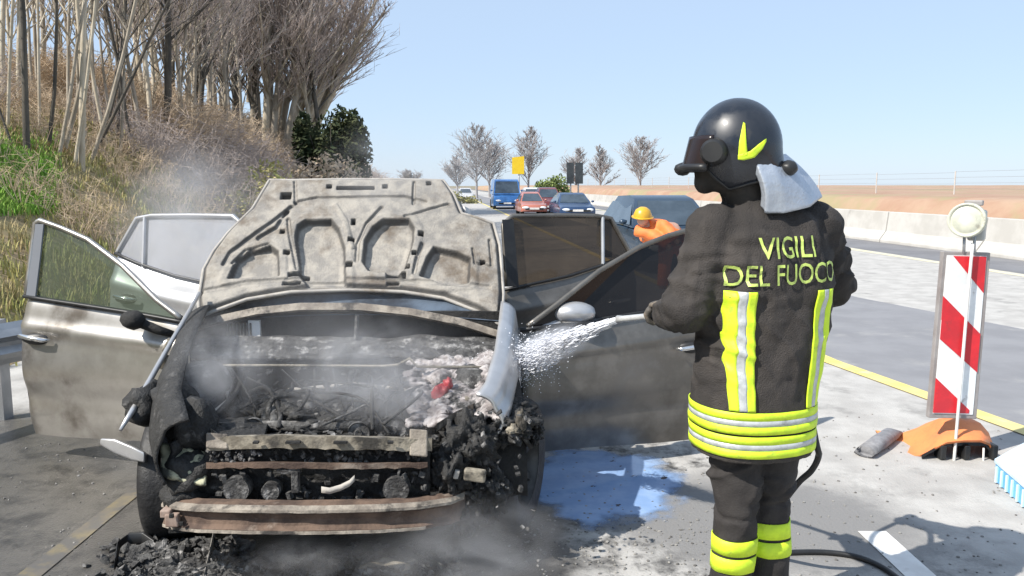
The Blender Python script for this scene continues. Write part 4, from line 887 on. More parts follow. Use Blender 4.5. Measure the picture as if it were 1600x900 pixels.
limb(jk, [shL, elL + V((-.005, 0, .0)), elL.lerp(haL, .75)], [.092, .074, .056]); jk.blob(shL, (.098, .095, .094), sub=3, amp=0); jk.blob(elL, (.076, .078, .074), sub=3, amp=0)
limb(jk, [shR, elR, elR.lerp(haR, .75)], [.092, .074, .056]); jk.blob(shR, (.10, .10, .098), sub=3, amp=0); jk.blob(elR, (.075, .075, .072), sub=3, amp=0)
jo = jk.build('jacket', 'cloth', ff)
def rdg(x, k=2.4, e=2.2): return max(0, 1 - abs(x) * k) ** e
def jd(p, n_):
    arm = min((p - elL).length, (p - elR).length); up_ = sst(.86, 1.0, p.z); a_ = 1 - sst(.14, .34, arm)
    h = .0065 * up_ * (rdg(N((p.x * 7, p.y * 7, p.z * 1.9), 1, 4)) - rdg(N((p.x * 7 + 9, p.y * 7, p.z * 2.2), 1, 6)))
    h += .0065 * up_ * (rdg(N((p.x * 8 + p.z * 7, p.y * 6, p.z * 5 - p.x * 6), 1, 17)) - .9 * rdg(N((p.x * 8 - p.z * 5, p.y * 6, p.z * 5 + p.x * 6), 1, 27)))
    h += .010 * a_ * (rdg(N((p.x * 6 + p.z * 6, p.y * 6, p.z * 15), 1, 9)) - rdg(N((p.x * 6 - p.z * 5, p.y * 6, p.z * 14), 1, 19)))
    return h + .0025 * N(p, 26) - .004 * rdg((p.z - 1.375) * 40 + .5 * N(p, 3), 1, 1)
remesh(jo, .0075, 8, jd)
# collar rim, hem
J = bvh_of(jo)
def radial(name, axis, zs, m, par, bv, off, tilt=None, n=96, z_shift=None):
    mb = MB(); rows = []
    for z in zs:
        row = []
        for k in range(n):
            t = 2 * math.pi * k / n; d_ = V((math.cos(t), math.sin(t), 0)); zz = z + (tilt(d_) if tilt else 0); o_ = V((axis.x, axis.y, zz))
            h_ = bv.ray_cast(o_ + d_ * .6, -d_, .6); row.append((h_[0] if h_[0] is not None else o_ + d_ * .15) + d_ * off)
        row = [(row[k - 1] + row[k] * 2 + row[(k + 1) % n]) / 4 + V((math.cos(2 * math.pi * k / n), math.sin(2 * math.pi * k / n), 0)) * .0015 for k in range(n)]
        rows.append(row)
    mb.loft(rows, caps=False); o = mb.build(name, m, par, smooth=True); q = o.modifiers.new('s', 'SOLIDIFY'); q.thickness = .003; q.offset = 0; return o
for zt in (.868, .793):
    radial('reflective_band', FC, [zt, zt - .012, zt - .0245], 'fluo', jo, J, .003); radial('reflective_band', FC, [zt - .025, zt - .034, zt - .043], 'silver', jo, J, .0033); radial('reflective_band', FC, [zt - .0435, zt - .056, zt - .068], 'fluo', jo, J, .004)
def decal(name, quads, m, par, bv, off=.004, nu=4, nv=40):
    """strip between two pixel polylines draped on the cloth seen there"""
    mb = MB(); 
    for (l_, r_) in quads:
        def fn(u, v_):
            a = lerp_poly(l_, v_); b_ = lerp_poly(r_, v_); d_ = ray(lerp(a[0], b_[0], u), lerp(a[1], b_[1], u)).normalized()
            h_ = bv.ray_cast(CAM, d_, 12)
            if h_[0] is None: return None
            return h_[0] - d_ * off * .5 + h_[1] * off
        o = len(mb.v); pts = [fn(i / nu, j / nv) for j in range(nv + 1) for i in range(nu + 1)]
        last = None
        for k, p in enumerate(pts):
            if p is None: pts[k] = last if last is not None else V((0, 0, -5))
            else: last = p
        mb.v += pts
        for j in range(nv):
            for i in range(nu):
                a = o + j * (nu + 1) + i; mb.f.append((a, a + 1, a + nu + 2, a + nu + 1))
    ob = mb.build(name, m, par, smooth=True, normals=False); q = ob.modifiers.new('s', 'SOLIDIFY'); q.thickness = .003; q.offset = 0; return ob
def lerp_poly(l_, t):
    n = len(l_) - 1; f = t * n; i = min(int(f), n - 1); f -= i; return (lerp(l_[i][0], l_[i + 1][0], f), lerp(l_[i][1], l_[i + 1][1], f))
def back(s_, z, off):
    o_ = V((FC.x, FC.y, z)) + pr * s_ - pf * 1.0; h_ = J.ray_cast(o_, pf, 2); return (h_[0] if h_[0] is not None else o_ + pf * .85) - pf * off
for tl, tr_, bl_, br_ in ((-.172, -.097, -.152, -.085), (.105, .178, .090, .155)):
    for m_, a, b_ in (('fluo', 0, .36), ('silver', .36, .66), ('fluo', .66, 1)):
        mb = MB(); mb.grid(lambda u, v_: back(lerp(lerp(tl, tr_, lerp(a, b_, u)), lerp(bl_, br_, lerp(a, b_, u)), v_), lerp(1.238, .872, v_), .006), 4, 50)
        o = mb.build('reflective_stripe', m_, jo, smooth=True, normals=False); q = o.modifiers.new('s', 'SOLIDIFY'); q.thickness = .003; q.offset = 0
# lettering: draped on the cloth
def text_px(txt, s0, s1, z0, z1, hh):
    cu = bpy.data.curves.new('t', 'FONT'); cu.body = txt; cu.offset = .004; cu.resolution_u = 3
    o = bpy.data.objects.new('t', cu); COL.objects.link(o); dg = bpy.context.evaluated_depsgraph_get(); dg.update()
    me = bpy.data.meshes.new_from_object(o.evaluated_get(dg)); COL.objects.unlink(o); bpy.data.objects.remove(o)
    bm = bmesh.new(); bm.from_mesh(me); bmesh.ops.triangulate(bm, faces=bm.faces)
    for _ in range(2):
        bmesh.ops.subdivide_edges(bm, edges=[e for e in bm.edges if e.calc_length() > .12], cuts=1); bmesh.ops.triangulate(bm, faces=bm.faces)
    xs_ = [v_.co.x for v_ in bm.verts]; ys_ = [v_.co.y for v_ in bm.verts]; xa, xb, ya, yb = min(xs_), max(xs_), min(ys_), max(ys_)
    mb = MB(); bm.verts.index_update()
    for v_ in bm.verts:
        fx = (v_.co.x - xa) / (xb - xa); mb.v.append(back(lerp(s0, s1, fx), lerp(z0, z1, fx) + hh * (v_.co.y - ya) / (yb - ya), .0065))
    mb.f = [tuple(v_.index for v_ in f.verts) for f in bm.faces]; bm.free(); return mb
M['letter'] = mat('letter_tape', (.56, .70, .16), (.38, .48, .12), 40, .5, 0, .2, 140, c3=(.16, .19, .07), s3=22, t3=(.56, .70))
text_px('VIGILI', -.082, .098, 1.333, 1.338, .064).build('lettering', 'letter', jo, normals=False)
text_px('DEL FUOCO', -.172, .190, 1.252, 1.262, .062).build('lettering', 'letter', jo, normals=False)
# trousers
tr = MB(); hpL, hpR = FC - pr * .075 + V((.008, 0, .78)), FC + pr * .085 + V((0.005, 0, .78))
knL, knR = P(1157, 800, 2.46) + pf * .02, FC + pr * .090 + V((0, 0, .47)) + pf * .02
anL, anR = FC - pr * .060 + V((-.0, -.0, .16)), FC + pr * .09 + V((0, 0, .16))
limb(tr, [hpL, knL, anL], [.094, .070, .066]); limb(tr, [hpR, knR, anR], [.098, .070, .070]); tr.loft([ring(FC + V((0, 0, z)),   .175, .14) for z in (.72, .76, .84)])
to = tr.build('trousers', 'cloth_dark', ff)
def td(p, n_):
    k_ = (1 - sst(.70, .78, p.z)) * sst(.44, .52, p.z)
    return .013 * k_ * (rdg(N((p.x * 5 - p.z * 5, p.y * 5, p.z * 14), 1, 3)) - rdg(N((p.x * 5 + p.z * 6, p.y * 5, p.z * 13), 1, 23))) + .006 * (rdg(N((p.x * 9, p.y * 9, p.z * 4), 1, 13)) - .5) + .002 * N(p, 22)
remesh(to, .0075, 6, td); T = bvh_of(to)
def leg_axis(a, b_, z): t = (z - a.z) / (b_.z - a.z); return a.lerp(b_, t)
for kn, an, z0 in ((knL, anL, .425), (knR, anR, .452)):
    for dz in (0, -.062):
        z = z0 + dz; ax = leg_axis(kn, an, z); mb = MB(); rows = []
        for zz in (z, z - .026, z - .052):
            row = []
            for k in range(48):
                t = 2 * math.pi * k / 48; d_ = V((math.cos(t), math.sin(t), 0)); o_ = V((ax.x, ax.y, zz)); h_ = T.ray_cast(o_ + d_ * .001, d_, .2); q_ = h_[0] if h_[0] is not None and (h_[0] - o_).length < .13 else o_ + d_ * .09
                row.append(q_ + d_ * .003)
            rows.append(row)
        mb.loft(rows, caps=False); o = mb.build('reflective_band', 'fluo', to, smooth=True); q = o.modifiers.new('s', 'SOLIDIFY'); q.thickness = .003; q.offset = 0
for an in (anL, anR):
    b_ = MB(); f2 = pf; limb(b_, [an + V((0, 0, .10)), an + V((0, 0, -.06)), an + V((0, 0, -.10))], [.068, .062, .058], 16)
    b_.loft([ring(V((an.x, an.y, z)) + f2 * .06, .052 * k, .145 * k, n=24) for z, k in ((.0, .95), (.03, 1), (.07, .9), (.10, .6))]); remesh(b_.build('boot', 'black', ff), .01, 3)
# head, body, helmet
HF = V((-.90, .42, 0)).normalized(); HR = V((HF.y, -HF.x, 0)); HC = P(1146, 246, 2.50)
bd = MB(); bd.blob(HC + HF * .012, (.10, .085, .115), (0, 0, math.atan2(HF.y, HF.x)), sub=4, amp=0); bd.blob(HC + HF * .085 + V((0, 0, -.075)), (.035, .045, .04), sub=3, amp=0)
bd.blob(HC + HF * .112 + V((0, 0, -.022)), (.022, .016, .024), sub=3, amp=0); bd.blob(HC + HF * .10 + V((0, 0, -.055)), (.018, .028, .012), sub=2, amp=0)
limb(bd, [HC + V((.02, 0, -.06)) - HF * .01, FC + V((.0, .02, 1.42))], [.066, .075]); limb(bd, [FC + V((.01, 0, 1.42)), FC + V((0, 0, 1.1)), FC + V((0, 0, .80))], [.11, .12, .12])
limb(bd, [shL + pr * .03, elL, elL.lerp(haL, .9)], [.06, .048, .036], 12); limb(bd, [shR - pr * .03, elR, elR.lerp(haR, .9)], [.06, .048, .036], 12)
limb(bd, [shL + pr * .02, shR - pr * .02], [.065, .065], 12); limb(bd, [hpL, knL, anL], [.07, .05, .042], 12); limb(bd, [hpR, knR, anR], [.07, .05, .042], 12)
remesh(bd.build('body', mat('balaclava', (.022, .02, .018), (.035, .03, .026), 30, .8), ff), .011, 4)
hm = MB(); nu, nv = 48, 20
HZc = HC + V((.007, 0, .028))
def dome(u, v_, k=1.0):
    ph = 2 * math.pi * u; c_, s_ = math.cos(ph), math.sin(ph)                     # c=1 front
    low = interp([(-1, -.62), (-.4, -.78), (.1, -.86), (.45, -.62), (.75, -.18), (1, -.10)], c_)
    la = lerp(math.pi / 2, math.asin(low), v_); r_ = math.cos(la)
    p = HF * (.132 * c_ * r_) + HR * (.110 * s_ * r_) + V((0, 0, .146 * math.sin(la)))
    p += HF * (-.028 * sst(.70, 1.0, v_) * sst(-.55, -1, c_))                      # rear lip flares out
    rdg = .007 * math.exp(-(s_ * r_ / .16) ** 2) * sst(0, .1, 1 - v_)              # centre ridge
    return HZc + p * (k + rdg * 3)
hm.grid(lambda u, v_: dome(u, v_), nu, nv); ho = hm.build('helmet', 'helmet', ff, smooth=True, solid=.006, normals=False)
hb_ = MB(); hb_.tube([dome(k / 48, 1, 1.005) for k in range(49)], .006, 6); hb_.build('helmet_rim', 'black', ho, smooth=True)
vz = MB()                                              # raised dark visor and its side pivots
def vis(u, v_):
    a = lerp(-1.25, 1.25, u); r_ = lerp(.140, .146, v_); return HZc + HF * (r_ * math.cos(a) + .016 * v_) + HR * (.128 * math.sin(a)) + V((0, 0, lerp(.035, -.060, v_)))
vz.grid(vis, 24, 8); vz.build('visor', mat('visor', (.018, .009, .008), (.010, .008, .008), 8, .25), ho, smooth=True, solid=.005)
pk = MB(); pk.tube([vis(k / 16, 1.0) for k in range(17)], .013, 8); pk.blob(vis(.5, 1.02), (.028, .03, .022), sub=2, amp=.1); pk.build('visor_edge', 'black', ho, smooth=True)
for s_ in (1, -1):
    pv = MB(); c_ = HZc + HF * .045 + HR * (.122 * s_) + V((0, 0, -.015)); pv.lathe([(.0, .016), (.03, .016), (.038, .006), (.042, -.01)], 20, c_, (HR * s_).to_track_quat('Z', 'Y').to_matrix()); pv.build('visor_pivot', 'black', ho, smooth=True, angle=40)
lp = MB(); c_ = HZc - HF * .156 + V((0, 0, -.062)); lp.blob(c_, (.028, .03, .024), sub=3, amp=.1); lp.build('rear_clip', 'black', ho, smooth=True)
HB = bvh_of(ho)
decal('helmet_mark', [([(1161, 192), (1155, 222), (1153, 247)], [(1164, 194), (1166, 222), (1168, 242)]), ([(1153, 242), (1160, 240), (1172, 236), (1184, 226), (1196, 217)], [(1153, 249), (1162, 250), (1178, 246), (1190, 233), (1196, 221)])], 'fluo', ho, HB, .004, 4, 16)
# aluminised neck flap
cols = [(P(1176, 262, 2.41), P(1189, 322, 2.42)), (P(1182, 254, 2.395), P(1194, 333, 2.40)), (P(1200, 246, 2.405), P(1228, 333, 2.40)), (P(1216, 243, 2.45), P(1262, 323, 2.44)), (P(1228, 241, 2.52), P(1287, 308, 2.51)), (P(1226, 243, 2.59), P(1277, 306, 2.58)), (P(1205, 246, 2.64), P(1240, 304, 2.645))]
def flap(u, v_):
    f = u * (len(cols) - 1); i = min(int(f), len(cols) - 2); f -= i; t_ = cols[i][0].lerp(cols[i + 1][0], f); b_ = cols[i][1].lerp(cols[i + 1][1], f)
    p = t_.lerp(b_, v_); o_ = (p - V((HC.x, HC.y, p.z))); o_ = o_.normalized() if o_.length > 0 else o_
    return p + o_ * (.016 * math.sin(math.pi * v_) + .006 * math.sin(u * 16) * v_ + .003 * N(p, 16))
nf_ = MB(); nf_.grid(flap, 40, 20); nf_.build('neck_flap', mat('aluminised_cloth', (.50, .54, .60), (.42, .46, .52), 10, .38, .5, .4, 60), ff, smooth=True, solid=.004)
# gloved hands closed round the nozzle and hose
def hand(c_, ax, bk, nm, side):
    """c: grip centre, ax: axis of the thing held, bk: direction from grip to the back of the hand"""
    ax = ax.normalized(); bk = (bk - ax * bk.dot(ax)).normalized(); up = ax.cross(bk); mb = MB()
    rot = Matrix((ax, up, bk)).transposed(); mb.blob(c_ + bk * .036 + up * -.004, (.046, .040, .018), rot.to_euler(), sub=3, amp=.06)
    for k, (o_, L_) in enumerate(((.033, .95), (.011, 1.05), (-.011, 1.0), (-.032, .84))):
        pts = []
        for j in range(7):
            a = lerp(.6, 3.9, j / 6) * (L_ * .97); r_ = .031; pts.append(c_ + ax * o_ + bk * (r_ * math.cos(a)) + up * (r_ * math.sin(a) + (.018 if j == 0 else 0)))
        mb.tube(pts, [.0115, .0115, .011, .0108, .0105, .0098, .008], 8)
    pts = [c_ + bk * .03 + ax * (.03 * side) - up * .03, c_ + bk * .012 + ax * (.048 * side) - up * .036, c_ - bk * .012 + ax * (.05 * side) - up * .030, c_ - bk * .028 + ax * (.045 * side) - up * .012]
    mb.tube(pts, [.014, .013, .012, .009], 8); return remesh(mb.build(nm, 'glove', ff), .0045, 3)
noz_a, noz_b = haL, P(966, 499, 3.02); nd = (noz_b - noz_a).normalized()
gl = hand(haL, nd, V((.3, -.6, .5)), 'glove', 1); gr2 = hand(haR, V((-.9, -.3, .1)), V((.3, .5, .6)), 'glove', -1)
for wr, el, hh in ((elL.lerp(haL, .70), elL, haL), (elR.lerp(haR, .70), elR, haR)):
    q = MB(); q.tube([wr, wr.lerp(hh, .5), wr.lerp(hh, .85)], [.052, .048, .040], 14); q.build('cuff', 'glove', ff, smooth=True)
nz = thing('hose_nozzle', noz_a, 'slim pale spray lance held by the firefighter', 'nozzle')
q = MB(); q.tube([noz_a - nd * .10, noz_a + nd * .08], .017, 12); q.build('grip', 'black', nz, smooth=True)
q = MB(); q.tube([noz_a + nd * .08, noz_a + nd * .10, noz_b - nd * .03, noz_b], [.014, .012, .012, .016], 12); q.build('lance', mat('lance_metal', (.62, .62, .60), (.5, .5, .5), 20, .35, .4), nz, smooth=True)
hz = MB(); hp_ = [noz_a - nd * .10, V((.72, 2.88, 1.06)), haR + V((.06, .02, 0)), haR, haR + V((.10, -.04, -.06)), V((1.05, 2.86, .90)), P(1275, 690, 2.76), P(1279, 712, 2.77), P(1268, 735, 2.80), P(1246, 756, 2.86), P(1215, 800, 2.95), P(1195, 850, 3.15), G(1200, 866, .012), G(1240, 863, .012), G(1290, 863, .012), G(1335, 869, .012), G(1370, 882, .012), G(1398, 900, .012), G(1430, 930, .012), G(1500, 1050, .012)]
hp_[2:4] = [haR + V((-.06, -.02, .005)), haR]
def crom(pts, n=10):
    o = []
    for i in range(len(pts) - 1):
        p0, p1, p2, p3 = pts[max(i - 1, 0)], pts[i], pts[i + 1], pts[min(i + 2, len(pts) - 1)]
        for k in range(n):
            t = k / n; o.append(.5 * ((2 * p1) + (p2 - p0) * t + (2 * p0 - 5 * p1 + 4 * p2 - p3) * t * t + (3 * p1 - p0 - 3 * p2 + p3) * t ** 3))
    o.append(pts[-1]); return o
hz.tube(crom(hp_), .0115, 10); tag(hz.build('hose', 'black', smooth=True), 'thin black hose curving from the firefighter to the pavement', 'hose')
# water
M['water'] = mat('spray_water', (.86, .87, .90), (.74, .76, .82), 30, .3)
rg = random.Random(3); q = MB(); te = P(822, 556, 3.72); N_ = 5200
wd = (te - noz_b).normalized(); q.tube([noz_b, noz_b.lerp(te, .15), noz_b.lerp(te, .35), noz_b.lerp(te, .62)], [.010, .013, .016, .003], 10)
for k in range(N_):
    t = rg.random() ** .75; sp = .006 + .060 * t ** 1.4; p = noz_b.lerp(te, t) + V((rg.gauss(0, 1), rg.gauss(0, 1), rg.gauss(0, 1))) * sp * .6 - V((0, 0, .02 * t * t)); s_ = rg.uniform(.0010, .0032); l_ = s_ * rg.uniform(3, 14) * (1.6 - 1.2 * t)
    q.tube([p - wd * l_, p, p + wd * l_], [s_ * .3, s_, s_ * .5], 4)
for k in range(900):
    p = te + V((rg.gauss(-.01, .07), rg.gauss(0, .06), rg.gauss(-.02, .06))); s_ = rg.uniform(.001, .0032); q.blob(p, (s_, s_, s_), sub=1, amp=0)
tag(q.build('water_jet', 'water', smooth=True, normals=False), 'white jet of water breaking into drops against the car', kind='stuff')

# ================================================================== ROADWORKS BOARD
bdn = thing('delineator', G(1500, 722), 'red and white striped roadworks board with warning lamp on an orange foot', 'road sign')
YB = 4.42
def slab(name, poly, Y, th, m, par, bevel=0):
    q = MB(); q.prism([P(x, y, Y) for x, y in poly], (0, 0, 0), (0, th, 0)); return q.build(name, m, par, bevel=bevel)
M['board_grey'] = mat('board_edge', (.23, .20, .19), (.3, .28, .27), 6, .5); M['refl_white'] = mat('reflective_white', (.78, .79, .79), (.66, .68, .68), 9, .4, c3=(.42, .40, .37), s3=11, t3=(.60, .74)); M['refl_red'] = mat('reflective_red', (.66, .02, .03), (.50, .02, .03), 9, .4, c3=(.30, .04, .04), s3=11, t3=(.60, .74))
bb = slab('board', [(1474, 393), (1548, 395), (1526, 655), (1451, 653)], YB, .035, 'board_grey', bdn, .004)
fc_ = slab('board_face', [(1480, 399), (1542, 400), (1520, 648), (1458, 646)], YB - .004, .008, 'refl_white', bb)
for pl in ([(1490, 400), (1541.5, 401), (1537, 458)], [(1474.5, 463), (1532, 522), (1527, 582), (1469, 530)], [(1463, 591), (1515, 641), (1514, 646), (1458.5, 645)]):
    slab('red_stripe', pl, YB - .007, .006, 'refl_red', bb)
M['post_white'] = mat('post_white', (.74, .72, .68), (.62, .60, .57), 6, .5)
q = MB(); q.tube([P(1520, 380, YB - .03), P(1517, 410, YB - .03), P(1491, 715, YB - .03), P(1489, 735, YB - .03)], .0085, 8); q.build('pole', 'post_white', bdn, smooth=True)
q = MB(); q.tube([P(1489, 733, YB - .03), P(1536, 733, YB - .03), P(1537, 700, YB - .03)], .006, 6); q.build('support_wire', 'post_white', bdn, smooth=True)
lc = P(1511, 344, YB - .02); ln = V((-.62, -.78, .05)).normalized(); lm = ln.to_track_quat('Z', 'Y').to_matrix()
q = MB(); q.lathe([(.0, .034), (.04, .031), (.070, .024), (.080, .016), (.082, .026), (.094, .026), (.096, -.014), (.088, -.024), (.05, -.03), (0, -.03)], 32, lc, lm); lo_ = q.build('warning_lamp', mat('lamp_cream', (.56, .56, .46), (.46, .47, .39), 14, .35, c3=(.34, .33, .27), s3=16, t3=(.56, .7)), bdn, smooth=True)
q = MB(); q.box(P(1527, 352, YB + .05), (.085, .09, .17), (0, 0, R(-35))); q.build('lamp_housing', mat('lamp_grey', (.50, .50, .46), (.44, .44, .41), 9, .5), lo_, bevel=.012)
q = MB(); q.box(P(1522, 317, YB + .03), (.09, .06, .03), (0, 0, R(-35))); q.build('lamp_cap', 'board_grey', lo_, bevel=.006)
for x in (1507, 1523):
    q = MB(); q.tube([P(x, 366, YB), P(x - 1, 396, YB)], .008, 6); q.build('lamp_stem', 'galv', lo_, smooth=True)
# orange foot
M['orange'] = mat('orange_rubber', (.78, .25, .08), (.66, .20, .07), 7, .65, 0, .3, 60, c3=(.36, .17, .09), s3=7, t3=(.55, .68))
st_ = [(1392, 713, 716, 4.52), (1410, 704, 716, 4.50), (1435, 690, 715, 4.46), (1462, 672, 702, 4.40), (1478, 660, 694, 4.38), (1505, 658, 691, 4.37), (1532, 661, 691, 4.38), (1545, 676, 696, 4.40), (1556, 706, 718, 4.42)]
q = MB(); rows = []
for x, yt, yb_, Y in st_:
    a, c_ = P(x, yt, Y + .16), P(x, yb_, Y); bk_ = V((a.x + .01, Y + .40, max(.01, c_.z))); rows.append([c_, c_ + V((0, -.008, .014)), a, a + V((0, .08, 0)), bk_, V((bk_.x, bk_.y, max(.005, c_.z - .02)))])
q.loft(rows); ft = q.build('foot', 'orange', bdn, smooth=True, angle=45)
for x in (1469, 1506, 1549):
    q = MB(); q.box(P(x, 704, 4.42) , (.035, .08, .085)); q.build('foot_leg', 'black', ft, bevel=.008)
q = MB(); q.loft([[P(x, yy, Y) for yy, Y in ((y - 1, 4.40), (y + 4, 4.40), (y + 4, 4.46), (y - 1, 4.46))] for x, y in ((1440, 712), (1468, 696), (1505, 692), (1540, 693), (1555, 712))]); q.build('foot_edge', 'black', ft)
q = MB(); q.loft([ring(G(x, y, .035 * k), .0 + w_, .05, V((0, 0, 1)), V((.75, -.65, 0)), 16) for x, y, w_, k in ((1348, 709, .012, .3), (1352, 706, .032, 1), (1372, 692, .04, 1.2), (1392, 678, .036, 1), (1398, 674, .012, .4))]); tag(q.build('rubber_block', mat('grey_rubber', (.17, .17, .18), (.24, .24, .25), 20, .8, 0, .5, 60), smooth=True), 'dark grey rubber ballast block lying left of the orange foot', 'ballast block')
# blue plastic crate at the right edge
cr = thing('plastic_crate', G(1585, 770), 'light blue plastic tray with white rim lying at the right edge', 'crate')
M['blue_plastic'] = mat('blue_plastic', (.10, .36, .66), (.16, .44, .72), 8, .4); M['white_plastic'] = mat('white_plastic', (.62, .74, .82), (.5, .68, .8), 8, .4)
e0, e1, e2, e3 = G(1553, 752), G(1612, 806), G(1700, 760), G(1610, 718)
q = MB(); q.prism([p + V((0, 0, .003)) for p in (e0, e1, e2, e3)], (0, 0, 0), (0, 0, .10)); bo = q.build('tray', 'blue_plastic', cr, bevel=.008)
q = MB(); q.prism([p + (p - (e0 + e2) / 2) * .03 for p in (e0, e1, e2, e3)], (0, 0, .100), (0, 0, .125)); q.build('rim', 'white_plastic', bo, bevel=.006)
for k in range(7):
    a = e0.lerp(e1, (k + .5) / 7); q = MB(); q.box(a + V((-.004, -.004, .05)), (.012, .012, .085)); q.build('rib', 'white_plastic', bo)

# ================================================================== BACKGROUND TRAFFIC
def far_car(name, pos, yaw, L, W, H, paint, label, cat='car', kind='hatch', group='queueing traffic in the distance'):
    t = thing(name, pos, label, cat, group); m = Matrix.Translation(pos) @ Matrix.Rotation(yaw, 4, 'Z')
    X = lambda x, y, z: m @ V((x, y, z))               # y=0 is the nose (towards -y), W across
    w2 = W / 2; hb_ = H * .58
    if kind == 'van': low = [(0, .28, H * .30), (.05, .22, H * .42), (.55, .2, H * .50), (L * .5, .2, H * .5), (L, .25, H * .5)]; gh = [(.35, H * .49, 0), (.95, H * .96, .10), (1.3, H, .12), (L - .1, H, .12), (L - .02, H * .49, 0)]
    else: low = [(0, .25, H * .36), (.08, .2, H * .46), (.9, .19, hb_), (L * .5, .18, hb_ + .03), (L - .15, .2, hb_ + .04), (L, .28, H * .5)]; gh = [(.95, hb_ - .02, .02), (1.75, H * .95, .22), (2.2, H, .24), (L - 1.1, H * .98, .24), (L - .25, hb_, .06)]
    q = MB(); rows = []
    for y, zb_, zt in low:
        k = .88 if y in (low[0][0], low[-1][0]) else 1.0
        rows.append([X(-w2 * k, y, zb_), X(-w2 * k - .0, y, (zb_ + zt) / 2), X(-w2 * k * .97, y, zt - .06), X(-w2 * k * .85, y, zt), X(w2 * k * .85, y, zt), X(w2 * k * .97, y, zt - .06), X(w2 * k, y, (zb_ + zt) / 2), X(w2 * k, y, zb_)])
    q.loft(rows); bo = q.build('body', paint, t, smooth=True, angle=40)
    q = MB(); rows = [[X(-w2 * .96 + i_, y, zz - .02 if False else min(zz, hb_ if kind != 'van' else H * .49)) for i_ in (0,)] + [X(-w2 * .96 + i_, y, zz), X(w2 * .96 - i_, y, zz)] + [X(w2 * .96, y, min(zz, hb_ if kind != 'van' else H * .49))] for y, zz, i_ in gh]
    q.loft(rows); q.build('cabin', paint, t, smooth=True, angle=30)
    def win(y0_, z0_, i0, y1_, z1_, i1, nm='windscreen'):
        a, b_, c_, d_ = X(-w2 * .88 + i0, y0_, z0_), X(w2 * .88 - i0, y0_, z0_), X(w2 * .88 - i1, y1_, z1_), X(-w2 * .88 + i1, y1_, z1_); n_ = (b_ - a).cross(d_ - a).normalized(); n_ = n_ if n_.dot(CAM - a) > 0 else -n_
        q = MB(); q.add([p + n_ * .012 for p in (a, b_, c_, d_)], [(0, 1, 2, 3)]); q.build(nm, 'far_glass', t, normals=False)
    g0, g1 = gh[0], gh[1]; win(lerp(g0[0], g1[0], .08), lerp(g0[1], g1[1], .08), lerp(g0[2], g1[2], .08), lerp(g0[0], g1[0], .92), lerp(g0[1], g1[1], .92), lerp(g0[2], g1[2], .92))
    for s_ in (-1, 1):
        zl = gh[0][1] + .05; zh = H * .9; y0_, y1_ = (1.35, L - .7) if kind != 'van' else (.8, 1.7)
        q = MB(); q.add([X(s_ * (w2 * .96 + .01), y0_ - .2, zl), X(s_ * (w2 * .96 + .01), y1_ + .2, zl), X(s_ * (w2 * .96 - gh[2][2] * .85 + .012), y1_ - .1, zh), X(s_ * (w2 * .96 - gh[2][2] * .85 + .012), y0_ + .45, zh)], [(0, 1, 2, 3)]); q.build('side_window', 'far_glass', t, normals=False)
        q = MB(); q.blob(X(s_ * w2 * .66, .02, low[0][2] - .03), (.20, .05, .075), sub=2, amp=0); q.build('headlight', 'far_lamp', t, smooth=True)
        q = MB(); q.blob(X(s_ * (w2 + .08), 1.25 if kind != 'van' else .75, hb_ + .08), (.09, .06, .06), sub=1, amp=0); q.build('door_mirror', paint, t, smooth=True)
        for y in (.75, L - .8):
            q = MB(); q.lathe([(.0, .11), (.20, .11), (.30, .09), (.30, -.09), (0, -.09)], 18, X(s_ * (w2 - .1), y, .30), m.to_3x3() @ Matrix.Rotation(R(90), 3, 'Y')); q.build('wheel', 'tyre', t, smooth=True, angle=40)
    q = MB(); q.box(X(0, -.02, low[0][1] + .10), (W * .7, .06, .10)); q.build('grille', 'black', t)
    q = MB(); q.box(X(0, -.05, low[0][1] + .12), (.5, .02, .1)); q.build('number_plate', 'post_white', t); return t
def cp(name, rgb, r_=.3): M[name] = mat(name, rgb, tuple(c_ * .85 for c_ in rgb), 3, r_, .2, coat=.4); return name
M['far_glass'] = mat('far_glass', (.03, .045, .06), (.05, .07, .09), 2, .08, spec=1.0); M['far_lamp'] = mat('far_lamp', (.7, .72, .74), None, 2, .2)
RY = math.atan2(-AX, 1)
cp('paint_white', (.78, .78, .77)); p = G(793, 327); far_car('blue_van', (p.x, p.y, 0), RY, 4.6, 1.85, 1.98, cp('van_blue', (.06, .20, .50)), 'blue van heading the distant queue, tallest vehicle on the carriageway', 'van', 'van')
p = G(835, 337); far_car('parked_car', (p.x, p.y, 0), RY, 4.0, 1.35, 1.22, cp('car_salmon', (.55, .20, .14)), 'salmon red car standing right of the blue van')
p = G(862, 333); far_car('parked_car', (p.x, p.y, 0), RY, 4.0, 1.5, 1.45, cp('car_maroon', (.22, .05, .05)), 'maroon car behind the salmon red one')
p = G(903, 341); far_car('parked_car', (p.x, p.y, 0), RY, 4.2, 1.72, 1.20, cp('car_navy', (.035, .07, .15)), 'dark blue car nearest of the distant queue')
p = G(838, 326); far_car('parked_car', (p.x, p.y, 0), RY, 4.3, 1.7, 1.42, 'paint_white', 'white car half hidden between the blue van and the red cars')
p = G(728, 313); far_car('parked_car', (p.x, p.y, 0), RY, 4.0, 1.6, 1.3, cp('car_white', (.75, .75, .76)), 'white car far away beside the bonnet edge')
far_car('parked_car', (3.12, 14.0, 0), RY, 4.4, 1.68, 1.36, cp('car_steel', (.025, .05, .085)), 'steel blue car behind the orange clad worker')
